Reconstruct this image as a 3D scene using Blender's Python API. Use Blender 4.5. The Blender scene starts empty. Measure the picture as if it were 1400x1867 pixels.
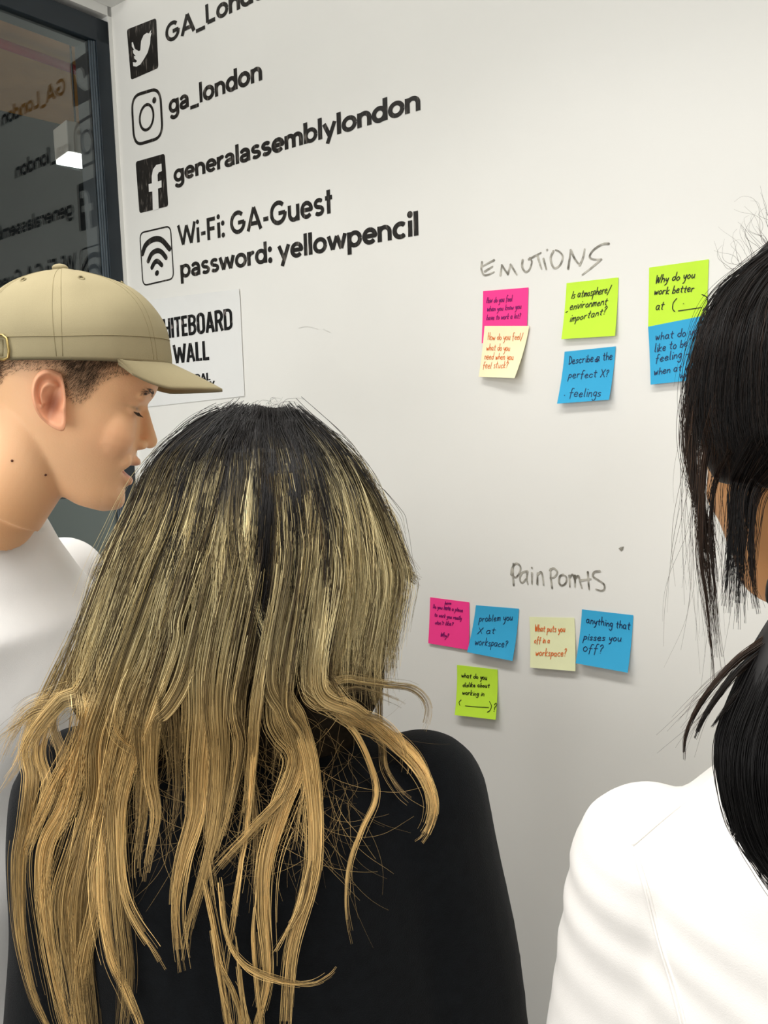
import bpy, bmesh, math, random
import numpy as np
from mathutils import Vector, Matrix, geometry, noise
from mathutils.bvhtree import BVHTree
PI = math.pi
rng = np.random.default_rng(7); random.seed(7)
SC = bpy.context.scene; COL = SC.collection

# ------------------------------------------------------------ camera
F, DIST = 1500.0, 1.11054
YAW, PIT, ROL = -0.650745, -0.113743, -0.025892
CAMZ = 1.60
f_ = Vector((math.sin(YAW)*math.cos(PIT), math.cos(YAW)*math.cos(PIT), math.sin(PIT)))
r0 = Vector((math.cos(YAW), -math.sin(YAW), 0)); u0 = r0.cross(f_)
r_ = r0*math.cos(ROL)+u0*math.sin(ROL); u_ = u0*math.cos(ROL)-r0*math.sin(ROL)
CAM = Vector((0, -DIST, CAMZ))
cd = bpy.data.cameras.new('camera'); cam = bpy.data.objects.new('camera', cd); COL.objects.link(cam)
m = Matrix((r_, u_, -f_)).transposed().to_4x4(); m.translation = CAM; cam.matrix_world = m
cd.sensor_fit = 'VERTICAL'; cd.sensor_height = 36; cd.lens = 36*F/1867.0; cd.clip_start = .02
SC.camera = cam
def ray(px, py): return f_ + r_*((px-700)/F) - u_*((py-933.5)/F)
def P(px, py, d): return CAM + ray(px, py)*d              # a point at depth d along the view
def W(px, py):                                             # where that sight line meets the whiteboard wall (y=0)
    d = ray(px, py); t = DIST/d.y; q = CAM+d*t; return Vector((q.x, q.z))
def heading(az): return Matrix.Rotation(-math.radians(az), 4, 'Z')

# ------------------------------------------------------------ light and exposure
wd = bpy.data.worlds.new('world'); SC.world = wd; wd.use_nodes = True
wd.node_tree.nodes['Background'].inputs[0].default_value = (1.0, .98, .94, 1)
wd.node_tree.nodes['Background'].inputs[1].default_value = 0.50
SC.view_settings.view_transform = 'Standard'; SC.view_settings.look = 'None'
SC.view_settings.exposure = -0.06; SC.view_settings.gamma = 1; SC.view_settings.use_curve_mapping = False
def area(name, loc, target, sx, sy, power, col=(1, .985, .955), spread=180):
    l = bpy.data.lights.new(name, 'AREA'); l.shape = 'RECTANGLE'; l.size = sx; l.size_y = sy; l.energy = power; l.spread = math.radians(spread); l.color = col
    o = bpy.data.objects.new(name, l); COL.objects.link(o); o.location = loc
    o.rotation_euler = (Vector(target)-Vector(loc)).to_track_quat('-Z', 'Y').to_euler(); return o
area('overhead_light', (-.72, -.80, 2.65), (-.72, -.62, 0), 2.1, .2, 14, spread=106)
area('overhead_light', (-1.05, -2.1, 2.75), (-.95, -.8, 1.2), .9, .4, 9)  # added fill from behind left, brightens the man's shirt and skin
area('back_fill_light', (-.6, -4.4, 1.55), (-.6, 0, 1.3), 3.4, 1.9, 84, (1, .99, .97))  # added broad fill behind the camera, evens the wall; not an actual window
area('far_room_lamp_light', (-2.62, -1.2, 2.36), (-1.2, -.1, 1.85), .35, .12, 1.2)

# ------------------------------------------------------------ helpers
def mat(name, col, rough=.6, spec=.4, var=.0, scale=20, bump=0., bscale=200, **kw):
    M = bpy.data.materials.new(name); M.use_nodes = True; nt = M.node_tree; b = nt.nodes['Principled BSDF']
    b.inputs['Base Color'].default_value = (*col, 1); b.inputs['Roughness'].default_value = rough
    b.inputs['Specular IOR Level'].default_value = spec
    for k, v in kw.items(): b.inputs[k.replace('_', ' ')].default_value = v
    if var or bump:
        tc = nt.nodes.new('ShaderNodeTexCoord')
    if var:
        n = nt.nodes.new('ShaderNodeTexNoise'); n.inputs['Scale'].default_value = scale; n.inputs['Detail'].default_value = 5
        r = nt.nodes.new('ShaderNodeValToRGB'); nt.links.new(tc.outputs['Object'], n.inputs['Vector']); nt.links.new(n.outputs['Fac'], r.inputs[0])
        r.color_ramp.elements[0].position = .3; r.color_ramp.elements[1].position = .7
        r.color_ramp.elements[0].color = (*[c*(1-var) for c in col], 1); r.color_ramp.elements[1].color = (*[min(1, c*(1+var)) for c in col], 1)
        nt.links.new(r.outputs[0], b.inputs['Base Color'])
    if bump:
        n = nt.nodes.new('ShaderNodeTexNoise'); n.inputs['Scale'].default_value = bscale; n.inputs['Detail'].default_value = 3
        bp = nt.nodes.new('ShaderNodeBump'); bp.inputs['Strength'].default_value = bump; bp.inputs['Distance'].default_value = .002
        nt.links.new(tc.outputs['Object'], n.inputs['Vector']); nt.links.new(n.outputs['Fac'], bp.inputs['Height']); nt.links.new(bp.outputs[0], b.inputs['Normal'])
    return M
def attr_color(M, name='Col', mult=None):
    nt = M.node_tree; a = nt.nodes.new('ShaderNodeAttribute'); a.attribute_name = name
    nt.links.new(a.outputs['Color'], nt.nodes['Principled BSDF'].inputs['Base Color']); return M
def sRGB(r, g, b):
    f = lambda c: ((c/255+.055)/1.055)**2.4 if c > 10 else c/255/12.92
    return (f(r), f(g), f(b))
def link(name, me, M=None, parent=None, smooth=True, **tags):
    o = bpy.data.objects.new(name, me); COL.objects.link(o)
    if M is not None:
        for q in (M if isinstance(M, (list, tuple)) else [M]): me.materials.append(q)
    if smooth and hasattr(me, 'polygons') and len(me.polygons): me.polygons.foreach_set('use_smooth', [True]*len(me.polygons))
    if parent is not None: o.parent = parent
    for k, v in tags.items(): o[k] = v
    return o
def from_bm(bm, name='m', recalc=True):
    if recalc: bmesh.ops.recalc_face_normals(bm, faces=bm.faces)
    me = bpy.data.meshes.new(name); bm.to_mesh(me); bm.free(); return me
def box(bm, lo, hi, M=None, bevel=0):
    q = bmesh.ops.create_cube(bm, size=1); vs = q['verts']
    for v in vs:
        v.co = Vector([lo[i]+(v.co[i]+.5)*(hi[i]-lo[i]) for i in range(3)])
    if bevel:
        es = list({e for v in vs for e in v.link_edges})
        g = bmesh.ops.bevel(bm, geom=es, offset=bevel, segments=2, affect='EDGES', profile=.5); vs = list({v for fc in g['faces'] for v in fc.verts}) + [v for v in vs if v.is_valid]
        vs = list(set(vs))
    if M is not None:
        for v in vs: v.co = M @ v.co
def loft(bm, rings, n=32, cap=True):
    """rings: list of lists of Vectors (same count)."""
    R = [[bm.verts.new(p) for p in rg] for rg in rings]; n = len(R[0])
    for a, b in zip(R, R[1:]):
        for i in range(n): bm.faces.new((a[i], a[(i+1) % n], b[(i+1) % n], b[i]))
    if cap: bm.faces.new(R[0][::-1]); bm.faces.new(R[-1])
    return R
def ell(c, rx, ry, n=36, e=2.0):
    o = []
    for i in range(n):
        t = 2*PI*i/n; s, k = math.sin(t), math.cos(t)
        o.append(Vector((c[0]+rx*math.copysign(abs(s)**(2/e), s), c[1]+ry*math.copysign(abs(k)**(2/e), k), c[2])))
    return o
def tube(bm, pts, rad, n=12, caps=True, flat=1.0):
    pts = [Vector(p) for p in pts]; rings = []
    if not isinstance(rad, (list, tuple, np.ndarray)): rad = [rad]*len(pts)
    up = Vector((0, 0, 1)); prev = None
    for i, p in enumerate(pts):
        t = (pts[min(i+1, len(pts)-1)]-pts[max(i-1, 0)]).normalized()
        if prev is None:
            a = up if abs(t.dot(up)) < .9 else Vector((1, 0, 0)); x = t.cross(a).normalized()
        else: x = (prev-t*prev.dot(t)).normalized()
        prev = x; y = t.cross(x)
        rings.append([p+(x*math.cos(2*PI*k/n)+y*math.sin(2*PI*k/n)*flat)*rad[i] for k in range(n)])
    loft(bm, rings, cap=caps)
def ball(bm, c, r, sc=(1, 1, 1), seg=20):
    M = Matrix.Translation(c) @ Matrix.Diagonal((*[r*s for s in sc], 1))
    bmesh.ops.create_uvsphere(bm, u_segments=seg, v_segments=seg//2, radius=1, matrix=M)
def limb(bm, pts, rad):                                     # tapered limb with round joints
    tube(bm, pts, rad, 20)
    for p, r in zip(pts, rad): ball(bm, p, r*1.0)
def remesh(me, voxel, smooth=4, fac=.5):
    o = bpy.data.objects.new('tmp', me); COL.objects.link(o)
    md = o.modifiers.new('r', 'REMESH'); md.mode = 'VOXEL'; md.voxel_size = voxel; md.use_smooth_shade = True
    if smooth: s = o.modifiers.new('s', 'SMOOTH'); s.factor = fac; s.iterations = smooth
    dg = bpy.context.evaluated_depsgraph_get(); dg.update()
    n = bpy.data.meshes.new_from_object(o.evaluated_get(dg)); bpy.data.objects.remove(o); return n
def co_get(me):
    a = np.empty(len(me.vertices)*3, np.float32); me.vertices.foreach_get('co', a); return a.reshape(-1, 3)
def co_set(me, a): me.vertices.foreach_set('co', np.ascontiguousarray(a, np.float32).ravel()); me.update()
def nor_get(me):
    a = np.empty(len(me.vertices)*3, np.float32); me.vertex_normals.foreach_get('vector', a); return a.reshape(-1, 3)
def set_col(me, c, name='Col'):
    a = me.color_attributes.new(name, 'FLOAT_COLOR', 'POINT') if hasattr(me, 'color_attributes') else me.attributes.new(name, 'FLOAT_COLOR', 'POINT')
    c4 = np.ones((len(c), 4), np.float32); c4[:, :3] = c; a.data.foreach_set('color', c4.ravel())
def bvh_of(*objs):
    V, Fc, o0 = [], [], 0
    for o in objs:
        me = o.data; mw = o.matrix_world if o.parent is None else (o.parent.matrix_world @ o.matrix_basis)
        V += [mw @ v.co for v in me.vertices]; Fc += [[i+o0 for i in p.vertices] for p in me.polygons]; o0 = len(V)
    return BVHTree.FromPolygons(V, Fc)
def spline(pts, n):
    """Catmull-Rom through pts (any dimension) sampled evenly in n points."""
    p = np.array([list(q) for q in pts], float)
    if len(p) == 2: return p[0]+(p[1]-p[0])*np.linspace(0, 1, n)[:, None]
    p = np.vstack([2*p[0]-p[1], p, 2*p[-1]-p[-2]]); out = []
    for i in range(1, len(p)-2):
        t = np.linspace(0, 1, 16, endpoint=False)[:, None]; a, b, c, d = p[i-1], p[i], p[i+1], p[i+2]
        out.append(.5*((2*b)+(c-a)*t+(2*a-5*b+4*c-d)*t**2+(-a+3*b-3*c+d)*t**3))
    out.append(p[-2][None]); o = np.vstack(out)
    s = np.concatenate([[0], np.cumsum(np.linalg.norm(np.diff(o, axis=0), axis=1))]); q = np.linspace(0, s[-1], n)
    return np.stack([np.interp(q, s, o[:, k]) for k in range(o.shape[1])], 1)

# ------------------------------------------------------------ materials
M_wall = mat('whiteboard_paint', (.80, .79, .745), .33, .35, .025, 3.0, .06, 60)
M_white = mat('white_paint', (.82, .82, .79), .5, .4, .02, 6)
M_ceil = mat('ceiling_paint', (.75, .75, .72), .8, .2, .03, 4)
M_floor = mat('grey_carpet', (.30, .29, .28), .95, .1, .25, 60, .4, 300)
M_frame = mat('dark_frame_metal', sRGB(22, 33, 42), .35, .45, .1, 30)
M_bead = mat('grey_frame_metal', sRGB(70, 80, 88), .3, .5, .1, 30)
def ink(name, col, light, sc=(60, 60, 14), lo=.56, hi=.72, rough=.35):
    M = mat(name, col, rough, .3); nt = M.node_tree; tc = nt.nodes.new('ShaderNodeTexCoord'); mp = nt.nodes.new('ShaderNodeMapping')
    mp.inputs['Scale'].default_value = sc; n = nt.nodes.new('ShaderNodeTexNoise'); n.inputs['Scale'].default_value = 3.0; n.inputs['Detail'].default_value = 6
    r = nt.nodes.new('ShaderNodeValToRGB'); r.color_ramp.elements[0].position = lo; r.color_ramp.elements[1].position = hi
    r.color_ramp.elements[0].color = (*col, 1); r.color_ramp.elements[1].color = (*light, 1)
    nt.links.new(tc.outputs['Object'], mp.inputs[0]); nt.links.new(mp.outputs[0], n.inputs['Vector']); nt.links.new(n.outputs['Fac'], r.inputs[0])
    nt.links.new(r.outputs[0], nt.nodes['Principled BSDF'].inputs['Base Color']); return M
M_ink = ink('hand_filled_black_paint', (.018, .016, .014), (.16, .14, .12))
M_print = ink('worn_black_print', (.012, .012, .012), (.45, .38, .36), (40, 40, 22), .60, .74)
M_marker = ink('dry_marker_ink', sRGB(100, 96, 86), sRGB(190, 186, 174), (30, 30, 30), .36, .62)

# ------------------------------------------------------------ setting
CX, CZ = W(205, 60)                    # the corner of the whiteboard wall and the glass wall
def struct(name, bm, M, parent=None, smooth=False, **kw):
    o = link(name, from_bm(bm), M, parent, smooth, **kw)
    if parent is None: o['kind'] = 'structure'
    return o
bm = bmesh.new(); box(bm, (CX, 0, 0), (2.6, .12, 2.95)); wall = struct('wall_back', bm, M_wall)
bm = bmesh.new(); box(bm, (-5, -4.6, -.1), (2.7, 3.2, 0)); struct('floor', bm, M_floor)
bm = bmesh.new(); box(bm, (CX-.3, -4.6, 2.95), (2.7, .12, 3.05)); struct('ceiling', bm, M_ceil)
bm = bmesh.new(); box(bm, (2.6, -4.6, 0), (2.7, .12, 2.95)); struct('wall_right', bm, M_white)
# side wall frame: X_s along the glass wall into the room, Y_s away from the room
ang = math.radians(91.5); gx = Vector((math.cos(ang), -math.sin(ang), 0)); gn = Vector((-math.sin(ang), -math.cos(ang), 0))
SIDE = Matrix((gx, gn, Vector((0, 0, 1)))).transposed().to_4x4(); SIDE.translation = Vector((CX, 0, 0))
SI = SIDE.inverted()
def side_pt(px, py, off=0):            # hit of a sight line with the plane of the glass wall (offset outward)
    d = SI.to_3x3() @ ray(px, py); o = SI @ CAM; t = (off-o.y)/d.y; return o+d*t
a = side_pt(197, 40); b = side_pt(160, 57); jx = a.x; ztop = a.z; fw = .031
L = 3.6; gz0 = .0
bm = bmesh.new()
box(bm, (0, 0, 0), (jx, .10, 2.95), SIDE); box(bm, (0, 0, ztop+.012), (L, .10, 2.95), SIDE)
struct('wall_left', bm, M_white)
bm = bmesh.new(); s1 = side_pt(222, 20)
box(bm, (-.02, -.055, ztop+.03), (L, 0, 2.94), SIDE, .002); struct('trim_1', bm, M_white)
win = bpy.data.objects.new('window_1', None); COL.objects.link(win); win.location = SIDE.translation; win['kind'] = 'structure'
win['label'] = 'dark framed glass partition beside the whiteboard wall'
T = Matrix.Translation(-SIDE.translation) @ SIDE
bm = bmesh.new()
box(bm, (jx, .0, 0), (jx+fw, .06, ztop), T, .0015); box(bm, (jx, .0, ztop-.046), (L, .06, ztop), T, .0015); box(bm, (jx, .0, 0), (L, .06, .08), T, .0015)
struct('frame', bm, M_frame, win)
bm = bmesh.new()
for k in range(3): box(bm, (jx+fw+k*.0042, .003+k*.002, .08), (jx+fw+.0042+k*.0042, .06, ztop-.046), T, .001)
struct('glazing_bead', bm, M_bead, win)
M_glass = bpy.data.materials.new('window_glass'); M_glass.use_nodes = True; nt = M_glass.node_tree; nt.nodes.clear()
out = nt.nodes.new('ShaderNodeOutputMaterial'); mx = nt.nodes.new('ShaderNodeMixShader'); tr = nt.nodes.new('ShaderNodeBsdfTransparent'); gl = nt.nodes.new('ShaderNodeBsdfGlossy'); fr = nt.nodes.new('ShaderNodeFresnel')
fr.inputs[0].default_value = 1.5; gl.inputs['Roughness'].default_value = .0; gl.inputs['Color'].default_value = (.95, 1, 1, 1); tr.inputs[0].default_value = (.9, .93, .93, 1)
nt.links.new(fr.outputs[0], mx.inputs[0]); nt.links.new(tr.outputs[0], mx.inputs[1]); nt.links.new(gl.outputs[0], mx.inputs[2]); nt.links.new(mx.outputs[0], out.inputs[0])
bm = bmesh.new(); box(bm, (jx+fw, .010, .07), (L, .014, ztop-.04), T); pane = struct('pane', bm, M_glass, win)
bm = bmesh.new(); zb = side_pt(180, 905).z; box(bm, (jx+fw+.012, .015, .08), (L, .0165, zb), T); struct('frosted_band', bm, mat('frosted_film', sRGB(168, 176, 174), .6, .3, .03, 5), win)
# the dim room beyond the glass
M_dark = mat('dark_grey_wall', sRGB(36, 44, 52), .8, .2, .1, 3); M_tan = mat('plywood_ceiling', sRGB(226, 160, 78), .8, .2, .12, 6)
M_red = mat('red_pipe_paint', sRGB(190, 20, 40), .5); M_low = mat('grey_panel', sRGB(160, 168, 166), .7, .3, .04, 5)
def at_z(px, py, z): d = ray(px, py); return CAM+d*((z-CAM.z)/d.z)
fa, fb = at_z(0, 201, 3.0), at_z(126, 230, 3.0); fd = (fb-fa).normalized(); fn = Vector((fd.y, -fd.x, 0)); fn = fn if fn.dot(CAM-fa) < 0 else -fn
TF = Matrix((fd, fn, Vector((0, 0, 1)))).transposed().to_4x4(); TF.translation = Vector((fa.x, fa.y, 0))
bm = bmesh.new(); box(bm, (-3, 0, 0), (3.2, .1, 3.0), TF); struct('wall_far', bm, M_dark)
bm = bmesh.new(); box(bm, (CX+.0, .14, 0), (CX+.1, 2.6, 3.0)); struct('wall_far_right', bm, M_dark)
bm = bmesh.new(); box(bm, (-5, -2.5, 3.0), (CX+.1, 3.6, 3.1)); struct('ceiling_2', bm, M_tan)
bm = bmesh.new(); tube(bm, [at_z(-120, 36, 2.95), at_z(230, 160, 2.95)], .016, 16); o = link('pipe', from_bm(bm), M_red, label='red pipe under the plywood ceiling beyond the glass', category='pipe')
# pendant lamp beyond the glass
M_em = bpy.data.materials.new('lamp_diffuser'); M_em.use_nodes = True; b = M_em.node_tree.nodes['Principled BSDF']; b.inputs['Emission Color'].default_value = (1, .98, .94, 1); b.inputs['Emission Strength'].default_value = 9
M_lamp = mat('white_lamp_housing', (.75, .74, .68), .5)
pl = P(140, 262, 2.5); lam = bpy.data.objects.new('pendant_lamp', None); COL.objects.link(lam); lam.location = pl
lam['label'] = 'white box pendant lamp glowing below, seen through the glass'; lam['category'] = 'lamp'
T2 = Matrix.Rotation(math.radians(-12), 4, 'Z')
bm = bmesh.new(); box(bm, (-.055, -.05, -.045), (.055, .06, .045), T2, .004); link('housing', from_bm(bm), M_lamp, lam, False)
bm = bmesh.new(); box(bm, (-.052, -.047, -.056), (.052, .057, -.0455), T2, .002); link('diffuser', from_bm(bm), M_em, lam, False)
bm = bmesh.new(); tube(bm, [(0, 0, .045), (0, 0, 3.0-pl.z)], .003, 8); link('cord', from_bm(bm), M_frame, lam)
pl_l = bpy.data.lights.new('pendant_lamp_light', 'AREA'); pl_l.size = .1; pl_l.energy = 3; o = bpy.data.objects.new('pendant_lamp_light', pl_l); COL.objects.link(o); o.location = pl-Vector((0, 0, .06))

# ------------------------------------------------------------ marks on the wall
def flat(polys, y=-.0005, name='lettering', M=M_ink, parent=wall, holes=None, **kw):
    bm = bmesh.new()
    for ip, p in enumerate(polys):
        loops = p if isinstance(p[0][0], (tuple, list, Vector, np.ndarray)) else [p]
        yy = y-(ip % 50)*4e-6; vs3 = [[Vector((q[0], yy, q[1])) for q in lp] for lp in loops]
        tri = geometry.tessellate_polygon(vs3); flatv = [v for lp in vs3 for v in lp]
        bv = [bm.verts.new(v) for v in flatv]
        for t in tri:
            try: bm.faces.new([bv[i] for i in t])
            except ValueError: pass
    me = from_bm(bm, recalc=False); return link(name, me, M, parent, False, **kw)
def ribbon(pts, w, cl=False):
    """stroke polygon pieces (2D) with round joins"""
    out = []; pts = [Vector(p) for p in pts]
    if cl: pts = pts+[pts[0]]
    ws = w if isinstance(w, (list, tuple, np.ndarray)) else [w]*len(pts)
    for i, (a, b) in enumerate(zip(pts, pts[1:])):
        d = b-a
        if d.length < 1e-7: continue
        n = Vector((-d.y, d.x)).normalized(); wa, wb = ws[i]/2, ws[min(i+1, len(ws)-1)]/2
        out.append([a+n*wa, a-n*wa, b-n*wb, b+n*wb])
    for i, a in enumerate(pts):
        r = ws[min(i, len(ws)-1)]/2; out.append([a+Vector((math.cos(k*PI/4), math.sin(k*PI/4)))*r for k in range(8)])
    return out
def arc(cx, cy, rx, ry, a0, a1, n=14):
    return [(cx+rx*math.cos(math.radians(a)), cy+ry*math.sin(math.radians(a))) for a in np.linspace(a0, a1, n)]
# monoline sign lettering; x-height 1, capitals 1.42; each glyph = (advance, centre-line strokes)
k_ = .12
GL = {
 'o': (1.0, [arc(.5, .5, .40, .40, 0, 360, 22)]), 'n': (.92, [[(.12, .98), (.12, .0)], arc(.46, .54, .34, .34, 180, 0)+[(.80, 0)]]),
 'm': (1.42, [[(.12, .98), (.12, 0)], arc(.41, .59, .29, .30, 180, 0)+[(.70, 0)], arc(.99, .59, .29, .30, 180, 0)+[(1.28, 0)]]),
 'd': (1.0, [arc(.48, .5, .38, .40, 0, 360, 22), [(.87, 1.48), (.87, .0)]]), 'b': (1.0, [arc(.52, .5, .38, .40, 0, 360, 22), [(.13, 1.48), (.13, 0)]]),
 'p': (1.0, [arc(.52, .5, .38, .40, 0, 360, 22), [(.13, .98), (.13, -.45)]]), 'g': (1.0, [arc(.48, .5, .37, .39, 0, 360, 22), [(.87, .98), (.87, -.02)]+arc(.50, -.05, .37, .32, 0, -150)]),
 'a': (.90, [arc(.42, .62, .32, .28, 150, 0)+[(.74, 0)], arc(.40, .29, .29, .20, 90, 270)+[(.55, .10), (.72, .22)], [(.40, .49), (.74, .51)]]),
 'e': (.96, [[(.12, .50), (.86, .50)]+arc(.49, .5, .38, .40, 8, 318, 20)]), 'c': (.90, [arc(.50, .5, .39, .40, 48, 312, 18)]),
 'r': (.60, [[(.12, .98), (.12, 0)], arc(.50, .50, .38, .38, 180, 85)]), 'l': (.28, [[(.14, 1.48), (.14, 0)]]), 'i': (.28, [[(.14, .98), (.14, 0)], [(.14, 1.32), (.14, 1.36)]]),
 's': (.78, [arc(.40, .70, .27, .20, 35, 250, 12)+arc(.40, .29, .29, .20, 75, -145, 12)]), 'u': (.92, [[(.12, .98)]+arc(.46, .44, .34, .34, 180, 360)+[(.80, .98)], [(.80, .4), (.80, 0)]]),
 't': (.58, [[(.28, 1.35), (.28, .0)], [(.02, .90), (.56, .90)]]), 'y': (.92, [[(.06, .98), (.46, .06)], [(.86, .98), (.28, -.43)]]), 'w': (1.36, [[(.06, .98), (.36, .06)], [(.36, .06), (.68, .92)], [(.68, .92), (1.0, .06)], [(1.0, .06), (1.30, .98)]]),
 'G': (1.42, [arc(.70, .71, .58, .60, 45, 360, 24), [(.72, .68), (1.28, .68)]]), 'A': (1.30, [[(.08, 0), (.65, 1.40)], [(.65, 1.40), (1.22, 0)], [(.30, .42), (1.0, .42)]]),
 'L': (.90, [[(.14, 1.42), (.14, .12)], [(.14, .12), (.84, .12)]]), 'W': (1.80, [[(.06, 1.42), (.48, .08)], [(.48, .08), (.90, 1.30)], [(.90, 1.30), (1.32, .08)], [(1.32, .08), (1.74, 1.42)]]),
 'F': (.90, [[(.14, 1.42), (.14, 0)], [(.14, 1.30), (.82, 1.30)], [(.14, .70), (.74, .70)]]), '-': (.56, [[(.06, .52), (.50, .52)]]), '_': (.84, [[(.0, -.12), (.84, -.12)]]), ':': (.34, [[(.16, .86), (.16, .90)], [(.16, .10), (.16, .14)]]),
 # condensed capitals for the printed sign (height 1.42)
 'cW': (1.0, [[(.04, 1.42), (.26, 0)], [(.26, 0), (.5, 1.2)], [(.5, 1.2), (.74, 0)], [(.74, 0), (.96, 1.42)]]), 'cH': (.66, [[(.1, 1.42), (.1, 0)], [(.56, 1.42), (.56, 0)], [(.1, .74), (.56, .74)]]),
 'cI': (.22, [[(.11, 1.42), (.11, 0)]]), 'cT': (.58, [[(.29, 1.42), (.29, 0)], [(0, 1.32), (.58, 1.32)]]), 'cE': (.52, [[(.1, 1.42), (.1, 0)], [(.1, 1.32), (.5, 1.32)], [(.1, .74), (.46, .74)], [(.1, .1), (.5, .1)]]),
 'cB': (.66, [[(.1, 1.42), (.1, 0)], [(.1, 1.32)]+arc(.32, 1.04, .24, .28, 90, -90, 8)+[(.1, .76)], [(.1, .76)]+arc(.32, .43, .25, .33, 90, -90, 8)+[(.1, .10)]]),
 'cO': (.68, [arc(.34, 1.08, .23, .26, 0, 180, 9)+arc(.34, .34, .23, .26, 180, 360, 9)+[(.57, 1.08)]]), 'cA': (.70, [[(.08, 0), (.35, 1.40)], [(.35, 1.40), (.62, 0)], [(.18, .40), (.52, .40)]]),
 'cR': (.66, [[(.1, 1.42), (.1, 0)], [(.1, 1.32)]+arc(.32, 1.0, .24, .32, 90, -90, 8)+[(.1, .68)], [(.36, .68), (.58, 0)]]), 'cD': (.68, [[(.1, 1.42), (.1, 0)], [(.1, 1.32), (.30, 1.32)]+arc(.32, 1.04, .25, .28, 90, 0, 6)+arc(.32, .38, .25, .28, 0, -90, 6)+[(.1, .10)]]),
 'cL': (.50, [[(.1, 1.42), (.1, 0)], [(.1, .1), (.5, .1)]]), 'cG': (.68, [arc(.34, 1.08, .23, .26, 10, 180, 9)+arc(.34, .34, .23, .26, 180, 350, 9)+[(.57, .66), (.36, .66)]]), 'cN': (.68, [[(.1, 1.42), (.1, 0)], [(.12, 1.36), (.56, .06)], [(.58, 1.42), (.58, 0)]]),
 'cS': (.64, [arc(.32, 1.06, .22, .28, 10, 235, 12)+arc(.32, .38, .22, .28, 60, -170, 12)]), 'cM': (.86, [[(.1, 1.42), (.1, 0)], [(.1, 1.36), (.43, .3)], [(.43, .3), (.76, 1.36)], [(.76, 1.42), (.76, 0)]]), 'cY': (.64, [[(.04, 1.42), (.32, .66)], [(.60, 1.42), (.32, .66)], [(.32, .66), (.32, 0)]])}
def bar(a, b, w, ea, eb):
    d = (b-a).normalized(); n = Vector((-d.y, d.x))*w/2; a = a-d*ea; b = b+d*eb; return [a+n, a-n, b-n, b+n]
def wall_text(s, p0, p1, hpx, w=.29, href='x', M=M_ink, parent=wall, y=-.0006, name='lettering', gap=.10, cond=False):
    """sign lettering whose baseline runs between two photo points on the wall; flat painted strokes with square ends"""
    a, b = W(*p0), W(*p1); t0, t1 = W(*hpx[0]), W(*hpx[1]); H = abs(t1.y-t0.y)/(1.0 if href == 'x' else 1.42)
    x, pol = 0, []
    items = []
    for ch in s:
        if ch == ' ': x += .42; continue
        adv, st = GL['c'+ch if cond else ch]; items.append((x, st)); x += adv+gap
    X = x-gap; ex = b-a; kx = ex.length/X; jr = random.Random(3)
    def mp(q, x0): return Vector((a.x+ex.x*(x0+q[0])/X, a.y+ex.y*(x0+q[0])/X+q[1]*H))
    for x0, st in items:
        for g in st:
            ww = w*jr.uniform(.93, 1.07)
            # stroke outline in glyph units, mapped afterwards so that width follows the letter's stretch
            pts = [Vector(q) for q in g]
            if len(pts) == 2 and (pts[1]-pts[0]).length < .06:
                c = (pts[0]+pts[1])/2; pol.append([mp(c+Vector((math.cos(t), math.sin(t)*kx/H))*ww*.62, x0) for t in np.linspace(0, 2*PI, 12, endpoint=False)]); continue
            for i, (p, q) in enumerate(zip(pts, pts[1:])):
                if (q-p).length < 1e-6: continue
                pol.append([mp(v, x0) for v in bar(p, q, ww, 0 if i == 0 else .012, 0 if i == len(pts)-2 else .012)])
            for p in pts[1:-1]: pol.append([mp(p+Vector((math.cos(k*PI/5), math.sin(k*PI/5)))*ww/2, x0) for k in range(10)])
    return flat(pol, y, name, M, parent)
wall_text('GA_London', (303, 80), (509, -17), ((347, 30), (348, 66)), .29, 'cap')
wall_text('ga_london', (309, 208), (478, 146), ((338, 175), (338, 200)))
wall_text('generalassemblylondon', (318, 333), (766, 201), ((480, 261), (480, 286)), .30)
wall_text('Wi-Fi: GA-Guest', (326, 450), (607, 388), ((437, 384), (437, 426)), .26, 'cap')
wall_text('password: yellowpencil', (330, 507), (763, 429), ((395, 471), (395, 496)), .28)
def wp(pts): return [W(*p) for p in pts]
def c1(pts, ox, oy, s): return [(ox+x/s, oy+y/s) for x, y in pts]
# bird emblem, camera emblem, letter emblem, signal emblem (traced on the wall; first crop is scaled 2.8)
def rrect(tl, tr, br, bl, r=.12, n=6):
    q = [Vector(W(*p)) for p in (tl, tr, br, bl)]; out = []
    for i in range(4):
        p, pr, nx = q[i], q[i-1], q[(i+1) % 4]; a = p+(pr-p)*r; b = p+(nx-p)*r
        for k in range(n+1): t = k/n; out.append(a*(1-t)**2+p*2*t*(1-t)+b*t*t)
    return out
flat([rrect((231.5, 54), (285, 33), (289, 124), (239, 146), .07)], name='square_emblem')
bird = c1([(680,215),(690,250),(710,262),(718,258),(722,210),(735,180),(752,168),(762,172),(774,152),(770,172),(776,168),(770,190),(768,225),(755,270),(738,300),(718,330),(698,341),(682,338),(680,318),(695,320),(702,312),(688,300),(686,288),(694,286),(682,272),(680,258),(687,256),(675,238),(674,218)], 0, 0, 2.8)
flat([wp(bird)], -.0009, 'bird_shape', mat('whiteboard_paint_in_emblem', (.78, .77, .73), .35))
r1 = rrect((240, 176), (292, 160), (297, 250), (245, 266), .30, 8)
flat(ribbon(r1, .0062, True), name='rounded_outline')
def ellipse_w(cx, cy, rx, ry, n=28, sh=-.30): return wp([(cx+rx*math.cos(t), cy+ry*math.sin(t)+sh*rx*math.cos(t)) for t in np.linspace(0, 2*PI, n, endpoint=False)])
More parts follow.
